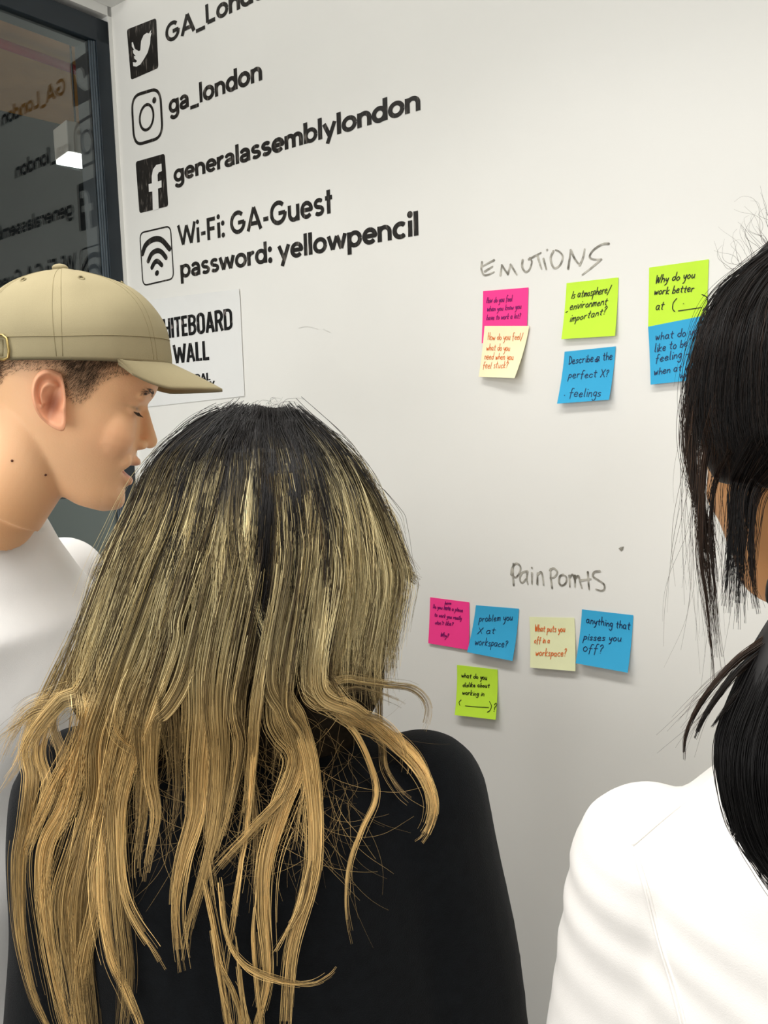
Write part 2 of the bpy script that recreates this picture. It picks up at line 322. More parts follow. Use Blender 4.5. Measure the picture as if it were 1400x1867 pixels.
flat(ribbon(ellipse_w(267.5, 214, 12.5, 23), .0058, True), name='lens_ring'); flat([ellipse_w(281.5, 183, 3.6, 6, 14)], name='lens_dot')
flat([rrect((247.5, 295), (300.5, 280), (307, 376), (254.5, 389), .07)], name='square_emblem')
ff = c1([(782,1076),(779,978),(762,980),(760,941),(777,936),(776,900),(783,865),(800,842),(826,836),(828,874),(812,880),(806,893),(807,927),(826,921),(827,957),(808,963),(812,1066)], 0, 0, 2.8)
flat([wp(ff)], -.0009, 'letter_shape', bpy.data.materials['whiteboard_paint_in_emblem'])
r2 = rrect((255, 425), (311, 412), (317, 508), (261, 521), .14, 6)
flat(ribbon(r2, .0032, True), name='rounded_outline')
for (pts, w) in (([(728,1295),(745,1250),(785,1222),(825,1225),(866,1270)], .0115), ([(757,1333),(775,1296),(802,1280),(825,1287),(848,1315)], .0105), ([(776,1366),(790,1340),(806,1334),(826,1353)], .010)):
    q = spline([(*W(x/2.8, y/2.8),) for x, y in pts], 14); flat(ribbon([Vector(k) for k in q], w), name='signal_arc')
flat([ellipse_w(802/2.8, 1394/2.8, 3.6, 5.2, 14)], name='signal_dot')
# marker titles traced stroke by stroke
def strokes(groups, o, w, name, M=M_marker):
    pol = []
    for g in groups:
        q = spline([tuple(W(*p)) for p in c1(g, *o)], max(6, 5*len(g))) if len(g) > 1 else [tuple(W(*c1(g, *o)[0]))]
        k = np.linspace(0, 1, len(q)); pol += ribbon([Vector(x) for x in q], list(w*(1.1-.35*k)))
    return flat(pol, -.0007, name, M)
O6 = (860, 430, 5.0); ZB = (760, 980, 3.182)
strokes([[(95,240),(88,300),(110,355),(150,355),(205,330)], [(205,222),(150,250),(100,278)], [(120,325),(160,300),(190,280)],
  [(262,360),(275,268)], [(275,268),(330,350)], [(330,350),(355,262)], [(355,262),(412,355)],
  [(465,220),(460,280),(490,328),(525,310),(548,240),(530,200)], [(520,215),(575,185),(632,155)], [(600,180),(620,250),(637,300)],
  [(655,210),(668,260),(680,305)], [(688,128)], [(745,140),(720,200),(735,270),(765,295),(810,260),(830,190),(800,145),(765,130)],
  [(880,300),(892,210),(903,130)], [(903,130),(940,210),(985,268)], [(985,268),(1015,200),(1030,122)],
  [(1250,72),(1190,78),(1110,130),(1075,190),(1110,215),(1180,215)], [(1180,215),(1100,285),(1010,355)]], O6, .0030, 'marker_title')
strokes([[(562,275),(558,210),(560,150)], [(548,215),(552,180),(575,150),(600,165),(598,200),(575,230),(553,218)], [(640,195),(610,205),(598,240),(612,262),(638,235)], [(642,195),(638,240),(645,270)],
  [(668,205),(668,268)], [(668,175)], [(700,270),(700,205)], [(700,215),(722,200),(732,240),(736,275)],
  [(785,292),(778,240),(775,180)], [(772,190),(795,178),(815,200),(800,228),(775,235)], [(850,215),(830,225),(825,260),(842,278),(865,262),(868,230),(850,215)], [(885,220),(888,285)], [(888,228),(905,215),(918,250)],[(918,220),(918,285)], [(920,235),(938,222),(948,260),(958,292)],
  [(992,200),(995,250),(1000,300)], [(950,248),(1010,240)], [(1062,195),(1030,200),(1022,225),(1050,245),(1085,270),(1088,298),(1070,308),(1040,300)]], ZB, .0030, 'marker_title')
flat([wp(c1([(1170,62),(1185,54),(1202,52),(1196,72),(1186,80)], *ZB))], -.0007, 'ink_spot', M_marker)
M_faint = mat('wiped_marker_trace', (.70, .69, .65), .4)
strokes([[(545,598),(560,595),(580,600)], [(590,600),(603,606)]], (0, 0, 1), .0012, 'wiped_trace', M_faint)

# laminated sign sheet
def grid_sheet(corners, nu, nv, off, th=.0004):
    """corners TL TR BR BL as (x,z); off(u,v) -> distance off the wall; a closed thin slab"""
    tl, tr, br, bl = [Vector(c) for c in corners]; bm = bmesh.new(); A, B = [], []
    for j in range(nv+1):
        v = j/nv; ra, rb = [], []
        for i in range(nu+1):
            u = i/nu; p = (tl*(1-u)+tr*u)*(1-v)+(bl*(1-u)+br*u)*v; d = off(u, v)
            ra.append(bm.verts.new((p.x, -d-th, p.y))); rb.append(bm.verts.new((p.x, -d, p.y)))
        A.append(ra); B.append(rb)
    for j in range(nv):
        for i in range(nu):
            bm.faces.new((A[j][i], A[j+1][i], A[j+1][i+1], A[j][i+1])); bm.faces.new((B[j][i], B[j][i+1], B[j+1][i+1], B[j+1][i]))
    for i in range(nu):
        bm.faces.new((A[0][i], A[0][i+1], B[0][i+1], B[0][i])); bm.faces.new((A[nv][i+1], A[nv][i], B[nv][i], B[nv][i+1]))
    for j in range(nv):
        bm.faces.new((A[j+1][0], A[j][0], B[j][0], B[j+1][0])); bm.faces.new((A[j][nu], A[j+1][nu], B[j+1][nu], B[j][nu]))
    me = from_bm(bm); me.polygons.foreach_set('use_smooth', [True]*len(me.polygons)); me.set_sharp_from_angle(angle=math.radians(40)); return me
M_sheet = mat('laminated_sheet', (.80, .80, .775), .16, .5, .01, 10, .35, 35)
def sh_off(u, v):
    e = max(0, 1-v*9)+max(0, (u-.93)*10)*.6
    return .0008+.0022*e*(.5+.5*noise.noise(Vector((u*14, v*10, 1))))+.0004*noise.noise(Vector((u*5, v*5, 3)))+.0004
sheet = link('sign_sheet', grid_sheet([W(258, 549), W(438, 527), W(447, 722), W(268, 742)], 60, 60, sh_off), M_sheet, None, True,
    label='laminated whiteboard wall sign stuck below the wifi lettering', category='sign')
for s, a, b, h in (('WHITEBOARD', (279, 621), (426, 600.5), ((303, 579), (309, 614.6))), ('WALL', (319, 663), (383, 656), ((375, 622), (378, 657))),
                   ('GENERAL', (322, 701), (385, 693), ((380, 680), (382, 694))), ('ASSEMBLY', (322, 718), (393, 708), ((390, 694), (390, 708)))):
    wall_text(s, a, b, h, .225, 'cap', M_print, sheet, -.0020, gap=.06, cond=True)

# ------------------------------------------------------------ sticky notes
G = {  # one-stroke handwriting: x-height 1, ascender 2, descender -1
'a': ([(.8,.9),(.3,1),(0,.5),(.3,0),(.75,.3),(.8,.95)],[(.8,.95),(.8,.2),(1,0)]), 'b': ([(.1,2),(.05,0)],[(.05,.2),(.5,0),(.85,.4),(.6,.9),(.1,.7)]),
'c': ([(.8,.85),(.4,1),(0,.5),(.35,0),(.85,.2)],), 'd': ([(.8,.8),(.3,.9),(0,.4),(.4,0),(.8,.3)],[(.9,2),(.82,.1)]), 'e': ([(0,.5),(.7,.6),(.65,.95),(.3,1),(0,.5),(.3,0),(.85,.15)],),
'f': ([(.8,1.9),(.45,2),(.3,1.4),(.3,-.4)],[(0,.95),(.7,1)]), 'g': ([(.75,.9),(.3,1),(0,.5),(.4,.1),(.75,.5)],[(.75,.95),(.7,-.6),(.3,-1),(0,-.7)]),
'h': ([(.05,2),(.05,0)],[(.05,.6),(.45,1),(.75,.7),(.8,0)]), 'i': ([(.1,1),(.15,0)],[(.14,1.5),(.16,1.55)]), 'k': ([(.05,2),(.05,0)],[(.7,1.1),(.1,.45),(.8,0)]),
'l': ([(.1,2),(.1,.2),(.3,0)],), 'm': ([(.05,1),(.05,0)],[(.05,.7),(.4,1),(.5,0)],[(.5,.7),(.9,1),(1.05,0)]), 'n': ([(.05,1),(.05,0)],[(.05,.65),(.5,1),(.75,.6),(.8,0)]),
'o': ([(.4,1),(0,.6),(.2,.05),(.65,.1),(.8,.6),(.4,1)],), 'p': ([(.1,1),(.05,-1)],[(.05,.8),(.5,1),(.8,.6),(.5,.1),(.1,.2)]), 'r': ([(.05,1),(.08,0)],[(.08,.6),(.35,.95),(.7,.95)]),
's': ([(.7,.9),(.3,1),(.15,.7),(.6,.4),(.55,.05),(.05,.05)],), 't': ([(.35,1.7),(.35,.2),(.65,0)],[(0,1.1),(.75,1.15)]), 'u': ([(.05,1),(.1,.2),(.45,0),(.75,.4)],[(.78,1),(.8,.1),(.95,0)]),
'v': ([(0,1),(.35,0),(.75,1)],), 'w': ([(0,1),(.25,0),(.5,.8),(.75,0),(1.05,1)],), 'x': ([(0,1),(.8,0)],[(.8,1),(0,0)]), 'y': ([(0,1),(.1,.4),(.4,.2),(.75,.9)],[(.78,1),(.6,-.6),(.2,-1)]),
"'": ([(.1,2),(.05,1.6)],), '?': ([(.05,1.6),(.4,2),(.7,1.6),(.35,1),(.35,.5)],[(.33,.05),(.36,.1)]), '/': ([(.8,2.1),(0,-.5)],), '-': ([(0,.6),(.9,.65)],), '.': ([(.1,.3),(.14,.35)],),
'H': ([(.05,2),(0,0)],[(.8,2),(.8,0)],[(0,1),(.8,1.05)]), 'I': ([(.1,1.9),(.05,0)],), 'W': ([(0,2),(.3,0),(.6,1.6),(.9,0),(1.3,2)],), 'D': ([(.1,2),(.05,0)],[(.05,0),(.8,.5),(.7,1.5),(.1,2)]), 'X': ([(0,2),(1,0)],[(1,2),(0,0)]), 'j': ([(.3,1),(.3,-.8)],), 'q': ([(.7,.9),(.2,1),(0,.4),(.6,.1)],[(.75,1),(.75,-1)]), 'z': ([(0,1),(.8,1),(0,0),(.8,0)],)}
def hand_line(s, p0, p1, xh, slant=.15):
    x, items = 0, []
    for ch in s:
        if ch == ' ': x += .8; continue
        g = G.get(ch)
        if not g: x += .5; continue
        items.append((x, g)); x += max(p[0] for st in g for p in st)+.32
    p0, p1 = Vector(p0), Vector(p1); d = (p1-p0)/(x-.32); out = []; up = Vector((0, -xh))
    for x, g in items:
        jy = random.uniform(-.08, .08); js = random.uniform(.9, 1.12)
        for st in g: out.append([tuple(p0+d*(x+q[0]+(q[1])*slant+random.uniform(-.04, .04))+up*(q[1]*js+jy)) for q in st])
    return out
def note(name, cn, colr, curl, label, lines, inkc, o, pen=.0009, extra=(), gs=(), bend=0., top=.0012, slant=.15, twist=0.):
    c = [W(*p) for p in cn]; M = mat('note_paper_'+colr[0], colr[1], .75, .2, .02, 40)
    off = lambda u, v: top+curl*max(0, v-.12)**1.8*(1+twist*(u-.5)*2)+bend*math.sin(u*PI)*v
    ob = link(name, grid_sheet(c, 14, 14, off, .0003), M, None, True, label=label, category='sticky note', group='sticky notes on the whiteboard wall')
    bm = bmesh.new(); tl, tr, br, bl = c
    def inv(p):
        u, v = .5, .5
        for _ in range(8):
            q = (tl*(1-u)+tr*u)*(1-v)+(bl*(1-u)+br*u)*v; e = p-q; du = (tr-tl)*(1-v)+(br-bl)*v; dv = (bl-tl)*(1-u)+(br-tr)*u
            det = du.x*dv.y-du.y*dv.x; u += (e.x*dv.y-e.y*dv.x)/det; v += (du.x*e.y-du.y*e.x)/det
        return u, v
    S = list(gs)
    for (s, a, b, xh) in lines: S += hand_line(s, a, b, xh, slant)
    mid = bmesh.new()
    for st in S:
        pp = [W(*p) for p in c1(st, *o)]
        q = spline([tuple(p) for p in pp], 4*len(pp)) if len(pp) > 1 else np.array([tuple(pp[0])])
        for ip, poly in enumerate(ribbon([Vector(k) for k in q], pen)):
            vs = []
            for p in poly:
                u, v = inv(p); vs.append(bm.verts.new((p.x, -off(min(1, max(0, u)), min(1, max(0, v)))-.0009-(ip % 40)*4e-6, p.y)))
            bm.faces.new(vs)
    mid.free()
    link('writing', from_bm(bm, recalc=False), mat('pen_ink_'+name+inkc[0], inkc[1], .5, .3), ob, False)
    return ob
PK, GR, BL, CR = ('pink', sRGB(255, 66, 146)), ('lime', sRGB(196, 236, 66)), ('blue', sRGB(60, 168, 214)), ('cream', sRGB(240, 240, 196))
PU, BK, NV, OR = ('purple', sRGB(120, 10, 100)), ('black', sRGB(18, 22, 12)), ('navy', sRGB(24, 36, 78)), ('orange', sRGB(225, 110, 40))
O7 = (1010, 470, 4.83)
note('sticky_note', [(881.6,531),(964,524.3),(961.3,616),(880,626)], PK, .002, 'pink note asking how you feel, below the emotions title',
  [('How do you feel', (140,612), (372,598), 26), ('when you know you', (145,690), (455,665), 24), ('have to work a lot?', (140,768), (448,752), 24)], PU, O6, .0010, slant=.3)
note('sticky_note', [(885.5,594.5),(967,594.5),(949,690),(878,687)], ('cream', sRGB(247, 238, 196)), .013, 'cream note with orange writing overlapping the pink note below emotions',
  [('How do you feel/', (160,950), (475,945), 30), ('what do you', (150,1045), (365,1050), 30), ('need when you', (135,1125), (405,1130), 30), ('feel stuck?', (125,1210), (360,1205), 30)], OR, O6, .0008, top=.0034, twist=.5)
note('sticky_note', [(1033.6,516.4),(1128,506),(1125,613),(1027.6,619)], GR, .008, 'lime note asking about atmosphere and environment, right of the pink note',
  [('Is atmosphere/', (915,572), (1262,520), 34), ('environment', (900,675), (1235,628), 34), ('important?', (905,785), (1225,718), 32)], BK, O6, .0011, gs=[[(868,700),(882,690)]], slant=.35)
note('sticky_note', [(1030,641.4),(1123.2,631.5),(1115.6,728.8),(1021.4,736)], BL, .012, 'blue note reading describe the perfect X, below a lime note',
  [('Describe a the', (135,938), (515,893), 34), ('perfect X?', (135,1060), (485,1048), 32), ('. feelings', (110,1225), (430,1220), 36)], NV, O7, .0010, gs=[[(365,900),(390,890),(385,915),(365,910),(392,912)]])
note('sticky_note', [(1183.9,488.2),(1292.6,473),(1289,584),(1182.9,597)], GR, .002, 'lime note asking why you work better, above a blue note',
  [('Why do you', (895,228), (1240,175), 32), ('work better', (885,327), (1230,298), 32), ('at', (900,460), (965,455), 36)], BK, O7, .0012, gs=[[(1085,360),(1055,400),(1050,450),(1068,475)], [(1100,470),(1200,455),(1305,440)], [(1308,325),(1350,350),(1355,410),(1315,465)], [(1145,405)]], slant=.3)
note('sticky_note', [(1183,596),(1291,574.6),(1297,690),(1189.7,701.5)], BL, .006, 'blue note asking what you like to be feeling, touching lime note above',
  [('what do you', (900,728), (1310,668), 34), ('like to be', (895,832), (1180,780), 34), ('feeling -', (905,922), (1200,868), 34), ('when at work', (895,1035), (1300,968), 32), ('work', (1120,1060), (1290,1045), 32)], NV, O7, .0010, top=.003)
note('sticky_note', [(785,1088.7),(856.2,1097.9),(856.8,1184.3),(783,1171.7)], PK, .003, 'pink note, leftmost in the row under the pain points title',
  [('have', (165,387), (200,385), 8), ('Do you hate a place', (97,408), (268,430), 11), ('to work you really', (105,455), (262,476), 11), ("don't like?", (110,500), (212,510), 11), ('Why?', (143,572), (188,578), 13)], PU, ZB, .0010, gs=[[(166,408),(198,410)],[(166,404),(198,406)]], slant=.3)
note('sticky_note', [(868.4,1103.2),(946.7,1109.5),(940.7,1201.6),(858.4,1185.8)], BL, .013, 'blue note about a problem at the workspace, beside the lower pink note',
  [('problem you', (365,485), (558,478), 19), ('X at', (362,555), (458,553), 17), ('workspace?', (352,615), (535,630), 20)], NV, ZB, .0010)
note('sticky_note', [(965.8,1124.6),(1047.6,1126),(1052.9,1221.4),(970.6,1214.8)], ('pale', sRGB(234, 236, 190)), .008, 'pale yellow note with orange writing between two lower blue notes',
  [('What puts you', (687,542), (862,545), 18), ('off in a', (687,608), (775,608), 17), ('workspace?', (697,680), (872,684), 20)], OR, ZB, .0011)
note('sticky_note', [(1061.7,1110.7),(1155,1121.4),(1149.7,1222.6),(1055.4,1205.6)], BL, .013, 'blue note reading anything that, at the end of the lower row',
  [('anything that', (985,492), (1237,532), 21), ('pisses you', (973,588), (1190,598), 20), ('off?', (975,652), (1085,668), 24)], NV, ZB, .0011)
note('sticky_note', [(833.9,1211.9),(907.7,1220.4),(909.6,1308.4),(835.4,1300)], GR, .012, 'lime note asking what you dislike, alone below the lower row',
  [('what do you', (262,808), (410,822), 13), ('dislike about', (272,862), (425,866), 12), ('working in', (272,905), (397,915), 12), ('?', (455,1000), (470,1000), 22)], BK, ZB, .0011, gs=[[(268,935),(258,948),(264,965)], [(295,968),(360,974),(430,978)], [(432,945),(445,970),(438,995),(425,1003)]])
#@@PEOPLE
# ------------------------------------------------------------ people: shared builders
CXR, CDP = Vector((r0.x, r0.y, 0)), Vector((math.sin(YAW), math.cos(YAW), 0))   # level axes: across the view, into the view
def at(cx, d, z): v = CAM+CXR*cx+CDP*d; return Vector((v.x, v.y, z))
def frame(pt, az): return Matrix.Translation((pt.x, pt.y, 0)) @ heading(az)
M_black = mat('black_jersey', (.0028, .0036, .0046), .95, .12, .25, 90, .35, 900, Sheen_Weight=.05)
M_jeans = mat('dark_denim', (.02, .03, .06), .9, .2, .2, 60); M_shoe = mat('white_sneaker', (.6, .6, .58), .6)
M_tee = mat('white_cotton', (.80, .785, .765), .85, .25, .015, 30, .12, 1200); M_tee2 = mat('cream_white_cotton', (.82, .79, .755), .85, .25, .015, 30, .12, 1200)
def skin_mat(name): 
    M = mat(name, (.6, .4, .3), .48, .35, 0, 10, .10, 500, Subsurface_Weight=.12, Subsurface_Scale=.01); M.node_tree.nodes['Principled BSDF'].inputs['Subsurface Radius'].default_value = (1, .35, .2); return attr_color(M)
M_skin = skin_mat('skin')
def hand(bm, wrist, d, side):
    """palm, four unequal bent fingers and a thumb; d = direction down the arm, side = +1 right hand"""
    d = Vector(d).normalized(); fw = Vector((0, 1, 0)); out = d.cross(fw).normalized(); fw = out.cross(d).normalized()
    pc = Vector(wrist)+d*.045; limb(bm, [Vector(wrist), pc, pc+d*.03], [.026, .03, .03])
    for i, L in enumerate((.070, .080, .074, .058)):
        b = pc+d*.035+fw*(.027-.018*i); t = -out*side
        limb(bm, [b-d*.02, b+d*L*.4+t*.004, b+d*L*.75+t*.016, b+d*L*.9+t*.03], [.0095, .009, .008, .007])
    b = pc-d*.02+fw*.026; limb(bm, [b, b+d*.03+fw*.02, b+d*.058+fw*.024], [.012, .0105, .009])
def arms_legs(bm, z, k=0., arms=None, hands=True):
    """z: dict of heights; arms: list of (shoulder, elbow, wrist)"""
    for sx in (-1, 1):
        limb(bm, [(sx*.085, 0, z['hip']), (sx*.095, .015, z['hip']*.53), (sx*.10, -.01, .09)], [.085-k, .058-k*.6, .043])
        limb(bm, [(sx*.10, -.01, .06), (sx*.105, .10, .03)], [.042, .03])
    for i, (s, e, w) in enumerate(arms):
        limb(bm, [s, e, w], [.052-k, .042-k*.6, .030]); 
        if hands: hand(bm, w, Vector(w)-Vector(e), 1 if s[0] > 0 else -1)
def lower_clothes(par, z, M1=M_jeans):
    bm = bmesh.new()
    for sx in (-1, 1): limb(bm, [(sx*.085, 0, z['hip']), (sx*.095, .015, z['hip']*.53), (sx*.10, -.01, .12)], [.105, .078, .062])
    loft(bm, [ell((0, 0, z['hip']-.06), .17, .12), ell((0, 0, z['hip']+.02), .178, .125), ell((0, 0, z['hip']+.12), .155, .115)])
    link('trousers', remesh(from_bm(bm), .012, 4), M1, par)
    for sx in (-1, 1):
        bm = bmesh.new(); limb(bm, [(sx*.10, -.035, .05), (sx*.103, .05, .045), (sx*.107, .125, .035)], [.05, .045, .034]); box(bm, (sx*.104-.045, -.08, 0), (sx*.104+.045, .155, .03), bevel=.012)
        link('shoe', remesh(from_bm(bm), .006, 3), M_shoe, par)
def wrinkle(me, fn):
    c = co_get(me); n = nor_get(me); d = np.array([fn(Vector(p), Vector(q)) for p, q in zip(c.tolist(), n.tolist())], np.float32); co_set(me, c+n*d[:, None])
# head: rows of z, front y, back y, half width
HEAD = np.array([(-.006,.066,.034,.010),(.002,.080,.010,.024),(.013,.0875,-.008,.035),(.030,.0845,-.030,.046),(.048,.085,-.052,.056),(.070,.086,-.068,.065),(.095,.086,-.082,.070),(.115,.083,-.092,.0735),
 (.135,.090,-.098,.0755),(.160,.090,-.100,.077),(.185,.080,-.094,.072),(.205,.060,-.078,.058),(.218,.035,-.052,.036),(.225,.004,-.018,.006)])
def head_rings(H=HEAD, n=72, rows=60):
    zz = np.linspace(0, 1, rows); q = spline([tuple(r) for r in H], rows); out = []
    for z, yf, yb, w in q:
        yc = (yf+yb)/2; out.append([Vector((p.x, yc+p.y, z)) for p in ell((0, 0, z), w, (yf-yb)/2, n, 2.25)])
    return out
def hair_curves(name, strands, colors, parent, M, r=.00022, taper=.35):
    """strands: list of (k,3) world arrays; colors: matching (k,3)"""
    hc = bpy.data.hair_curves.new(name); hc.add_curves([len(s) for s in strands])
    inv = np.array(parent.matrix_world.inverted()); p = np.concatenate(strands); p = p@inv[:3, :3].T+inv[:3, 3]
    hc.attributes['position'].data.foreach_set('vector', p.astype(np.float32).ravel())
    ra = hc.attributes.get('radius') or hc.attributes.new('radius', 'FLOAT', 'POINT')
    rr = np.concatenate([r*(1-(1-taper)*np.linspace(0, 1, len(s))**2) for s in strands]) if np.isscalar(r) else np.concatenate([q*(1-(1-taper)*np.linspace(0, 1, len(s))**2) for s, q in zip(strands, r)])
    ra.data.foreach_set('value', rr.astype(np.float32))
    ca = hc.attributes.new('Col', 'FLOAT_COLOR', 'POINT'); c = np.ones((len(p), 4), np.float32); c[:, :3] = np.concatenate(colors); ca.data.foreach_set('color', c.ravel())
    hc.materials.append(M); o = bpy.data.objects.new(name, hc); COL.objects.link(o); o.parent = parent; o['kind'] = 'stuff'; return o
M_hair = attr_color(mat('hair_strand', (.3, .2, .1), .42, .28))
M_hairb = mat('hair_mass_brown', (.014, .010, .006), .8, .1, .4, 150)
def proj(p):
    v = Vector(p)-CAM; d = v.dot(f_); return 700+F*v.dot(r_)/d, 933.5-F*v.dot(u_)/d, d

# ------------------------------------------------------------ man in the cap
NB = at(-.472, .94, 1.502); TM = frame(NB, 60); TMI = TM.inverted()
HC = P(136, 712, .91); MAZ, MPIT = 38, 19
HM = Matrix.Translation(HC) @ heading(MAZ) @ Matrix.Rotation(-math.radians(MPIT), 4, 'X') @ Matrix.Translation((0, 0, -.115))
LH = TMI @ HM; LHI = LH.inverted()
bm = bmesh.new()
HEADM = HEAD.copy(); HEADM[2:11, 1] = [.0835, .0795, .0805, .0815, .0785, .0740, .0825, .0835, .0755]
loft(bm, head_rings(HEADM, rows=70, n=90))
limb(bm, [(0, .0735, .119), (0, .0825, .102), (0, .0915, .085)], [.0062, .0074, .0090])     # nose
for sx in (-1, 1):
    ball(bm, (sx*.0112, .083, .0785), .0076, (1, 1.1, .85)); ball(bm, (sx*.030, .0605, .1135), .0140, (1.15, .9, .85)); ball(bm, (sx*.027, .0690, .131), .0095, (2.1, .9, .8))
    ball(bm, (sx*.031, .0480, .083), .029, (1, 1, 1.25)); ball(bm, (sx*.024, .067, .056), .0135)
limb(bm, [(-.022, .073, .0560), (-.008, .0840, .0585), (0, .0850, .0572), (.008, .0840, .0585), (.022, .073, .0560)], [.003, .0050, .0048, .0050, .003])
limb(bm, [(-.021, .072, .0385), (-.009, .0815, .0350), (.009, .0815, .0350), (.021, .072, .0385)], [.003, .0056, .0056, .003])
ball(bm, (0, .072, .010), .014, (1.3, .9, .9))
tube(bm, [(0, -.028, .07), (0, -.035, .02), (0, -.050, -.03)], [.056, .057, .058], 40)
for v in bm.verts: v.co = LH @ v.co
nk = TMI @ NB; tube(bm, [LH @ Vector((0, -.034, .03)), LH @ Vector((0, -.055, -.035)), nk+Vector((0, 0, .01)), nk+Vector((0, 0, -.08))], [.056, .058, .062, .070], 48)
me = remesh(from_bm(bm), .0021, 10, .5)
c = co_get(me); R3 = np.array(LHI); h = c@R3[:3, :3].T+R3[:3, 3]; x, y, z = h.T
dy = np.zeros(len(h))
front = np.clip((y-.045)/.02, 0, 1)
dy -= front*.016*np.exp(-((z-.0468)/.0046)**2)*np.clip(1.25-np.abs(x)/.024, 0, 1)        # parted lips
dy -= front*.0035*np.exp(-((np.abs(x)-.030)/.014)**2-((z-.1165)/.0022)**2)                # closed eyelid crease
dy -= front*.004*np.exp(-((np.abs(x)-.007)/.003)**2-((z-.0715)/.003)**2)                  # nostrils
# cap: its own level frame
CM = Matrix.Translation(P(128, 668, .905)) @ heading(MAZ) @ Matrix.Rotation(-math.radians(-1), 4, 'X'); LC = TMI @ CM
M_cap = mat('beige_cap_twill', sRGB(152, 141, 110), .85, .2, .05, 14, .25, 1500); M_seam = mat('beige_cap_seam', sRGB(138, 127, 97), .9, .1); M_brass = mat('aged_brass', (.42, .31, .12), .35, .5, .2, 300, Metallic=1.0); M_under = mat('beige_cap_underside', sRGB(116, 104, 78), .9, .1)
prof = np.array([(0, 1.0), (.012, 1.0), (.035, .965), (.058, .86), (.078, .70), (.092, .50), (.101, .28), (.1055, .10), (.1065, .0)])
def cap_pt(th, s, ex=0):
    """th from front; s 0..1 up the profile"""
    q = CP[int(round(s*(len(CP)-1)))]; hz, r = q; b = .101+.008*max(0, math.cos(th))**2; w = .0955
    pan = 1-.018*abs(math.sin(3*th))*r; lift = .008*math.sin(min(1, hz/.10)*PI)*max(0, math.cos(th))
    nn = noise.noise(Vector((math.sin(th)*2.2, math.cos(th)*2.2, hz*22)))*.0042*min(1, (1-r)*3+.25)
    rr = (r+ex/.09)*pan+nn/.09
    return Vector((w*math.sin(th)*rr, b*math.cos(th)*rr*(1 if math.cos(th) > 0 else .97), hz*.975+lift-.004*math.cos(th)*(1-hz/.1)))
CP = spline([(p[0], p[1]*.09) for p in prof], 40); CP[:, 1] /= .09
h[:, 1] += dy
Hc = np.array(CM.inverted() @ HM); cl = h@Hc[:3, :3].T+Hc[:3, 3]                       # the skull stays inside the cap
zc_ = np.clip(cl[:, 2], 0, .109); lim = np.interp(zc_, CP[:, 0]*1.02, CP[:, 1])*.955-.02; rad_ = np.hypot(cl[:, 0]/.0955, cl[:, 1]/.108)
f2 = np.where((cl[:, 2] > .004) & (rad_ > lim), lim/np.maximum(rad_, 1e-6), 1.0); cl[:, 0] *= f2; cl[:, 1] *= f2; cl[:, 2] = np.minimum(cl[:, 2], .100)
Hd = np.array((CM.inverted() @ HM).inverted()); h = cl@Hd[:3, :3].T+Hd[:3, 3]; x, y, z = h.T
A = np.array(LH); c = h@A[:3, :3].T+A[:3, 3]; co_set(me, c.astype(np.float32))
base = np.array(sRGB(247, 196, 150)); col = np.tile(base, (len(h), 1)); nz = np.array([noise.noise(Vector(p)*22) for p in h.tolist()])
col *= (1+.07*nz)[:, None]
def blend(col, w, c2): return col*(1-w[:, None])+np.array(c2)*w[:, None]
lips = np.clip(1.3-np.abs(x)/.022, 0, 1)*np.clip(1.4-np.abs(z-.047)/.0145, 0, 1)*np.clip((y-.068)/.006, 0, 1); col = blend(col, np.clip(lips, 0, 1)*.7, sRGB(196, 112, 98))
chk = np.exp(-((y-.055)/.03)**2-((z-.075)/.025)**2)*(np.abs(x) > .03); col = blend(col, chk*.22, sRGB(226, 150, 118))
stub = np.exp(-((z+.002)/.011)**2)*np.clip((y-.04)/.02, 0, 1); col = blend(col, stub*.35, sRGB(150, 105, 80))
col = blend(col, np.clip((-.0+.035-z)/.06, 0, 1)*.35*(y < .06), sRGB(214, 150, 92))
# hair line on the side of the head: signed extent used for stubble colour and for the short strands
def scalp(y, z):   # >0 where hair grows
    zl = np.interp(y, [-.11,-.078,-.071,-.06,-.048,-.02,-.008,.000,.010,.018,.024,.030,.040,.06,.09], [.05,.062,.088,.113,.122,.130,.127,.111,.107,.108,.120,.134,.145,.155,.165])
    return z-zl
sc_ = scalp(y, z)+.006*nz; col = blend(col, np.clip(sc_/.03+.3, 0, 1)*.62*(z > .03), sRGB(96, 74, 56))
lid = np.exp(-((np.abs(x)-.030)/.013)**2-((z-.1155)/.0018)**2)*front; col = blend(col, np.clip(lid, 0, 1)*.75, sRGB(50, 34, 26))
set_col(me, col.astype(np.float32))
# rest of the body, coarser, overlapping inside the chest
zz = dict(hip=.92); ZS = NB.z
arms_m = [((-.185, 0, ZS-.075), (-.235, -.02, ZS-.36), (-.22, .12, ZS-.58)), ((.185, 0, ZS-.075), (.215, -.09, ZS-.36), (.21, -.10, ZS-.60))]
bm = bmesh.new()
loft(bm, [ell((0, 0, .86), .15, .10), ell((0, 0, .95), .16, .105), ell((0, 0, 1.08), .135, .09), ell((0, 0, 1.25), .165, .10), ell((0, 0, ZS-.11), .140, .080), ell((0, 0, ZS-.055), .075, .06), ell((0, 0, ZS-.01), .055, .055)])
arms_legs(bm, zz, .012, [(Vector(a_)+Vector((0, 0, -.03)), b_, c_) for a_, b_, c_ in arms_m]); me2 = remesh(from_bm(bm), .0065, 4)
set_col(me2, np.tile(base, (len(me2.vertices), 1)))
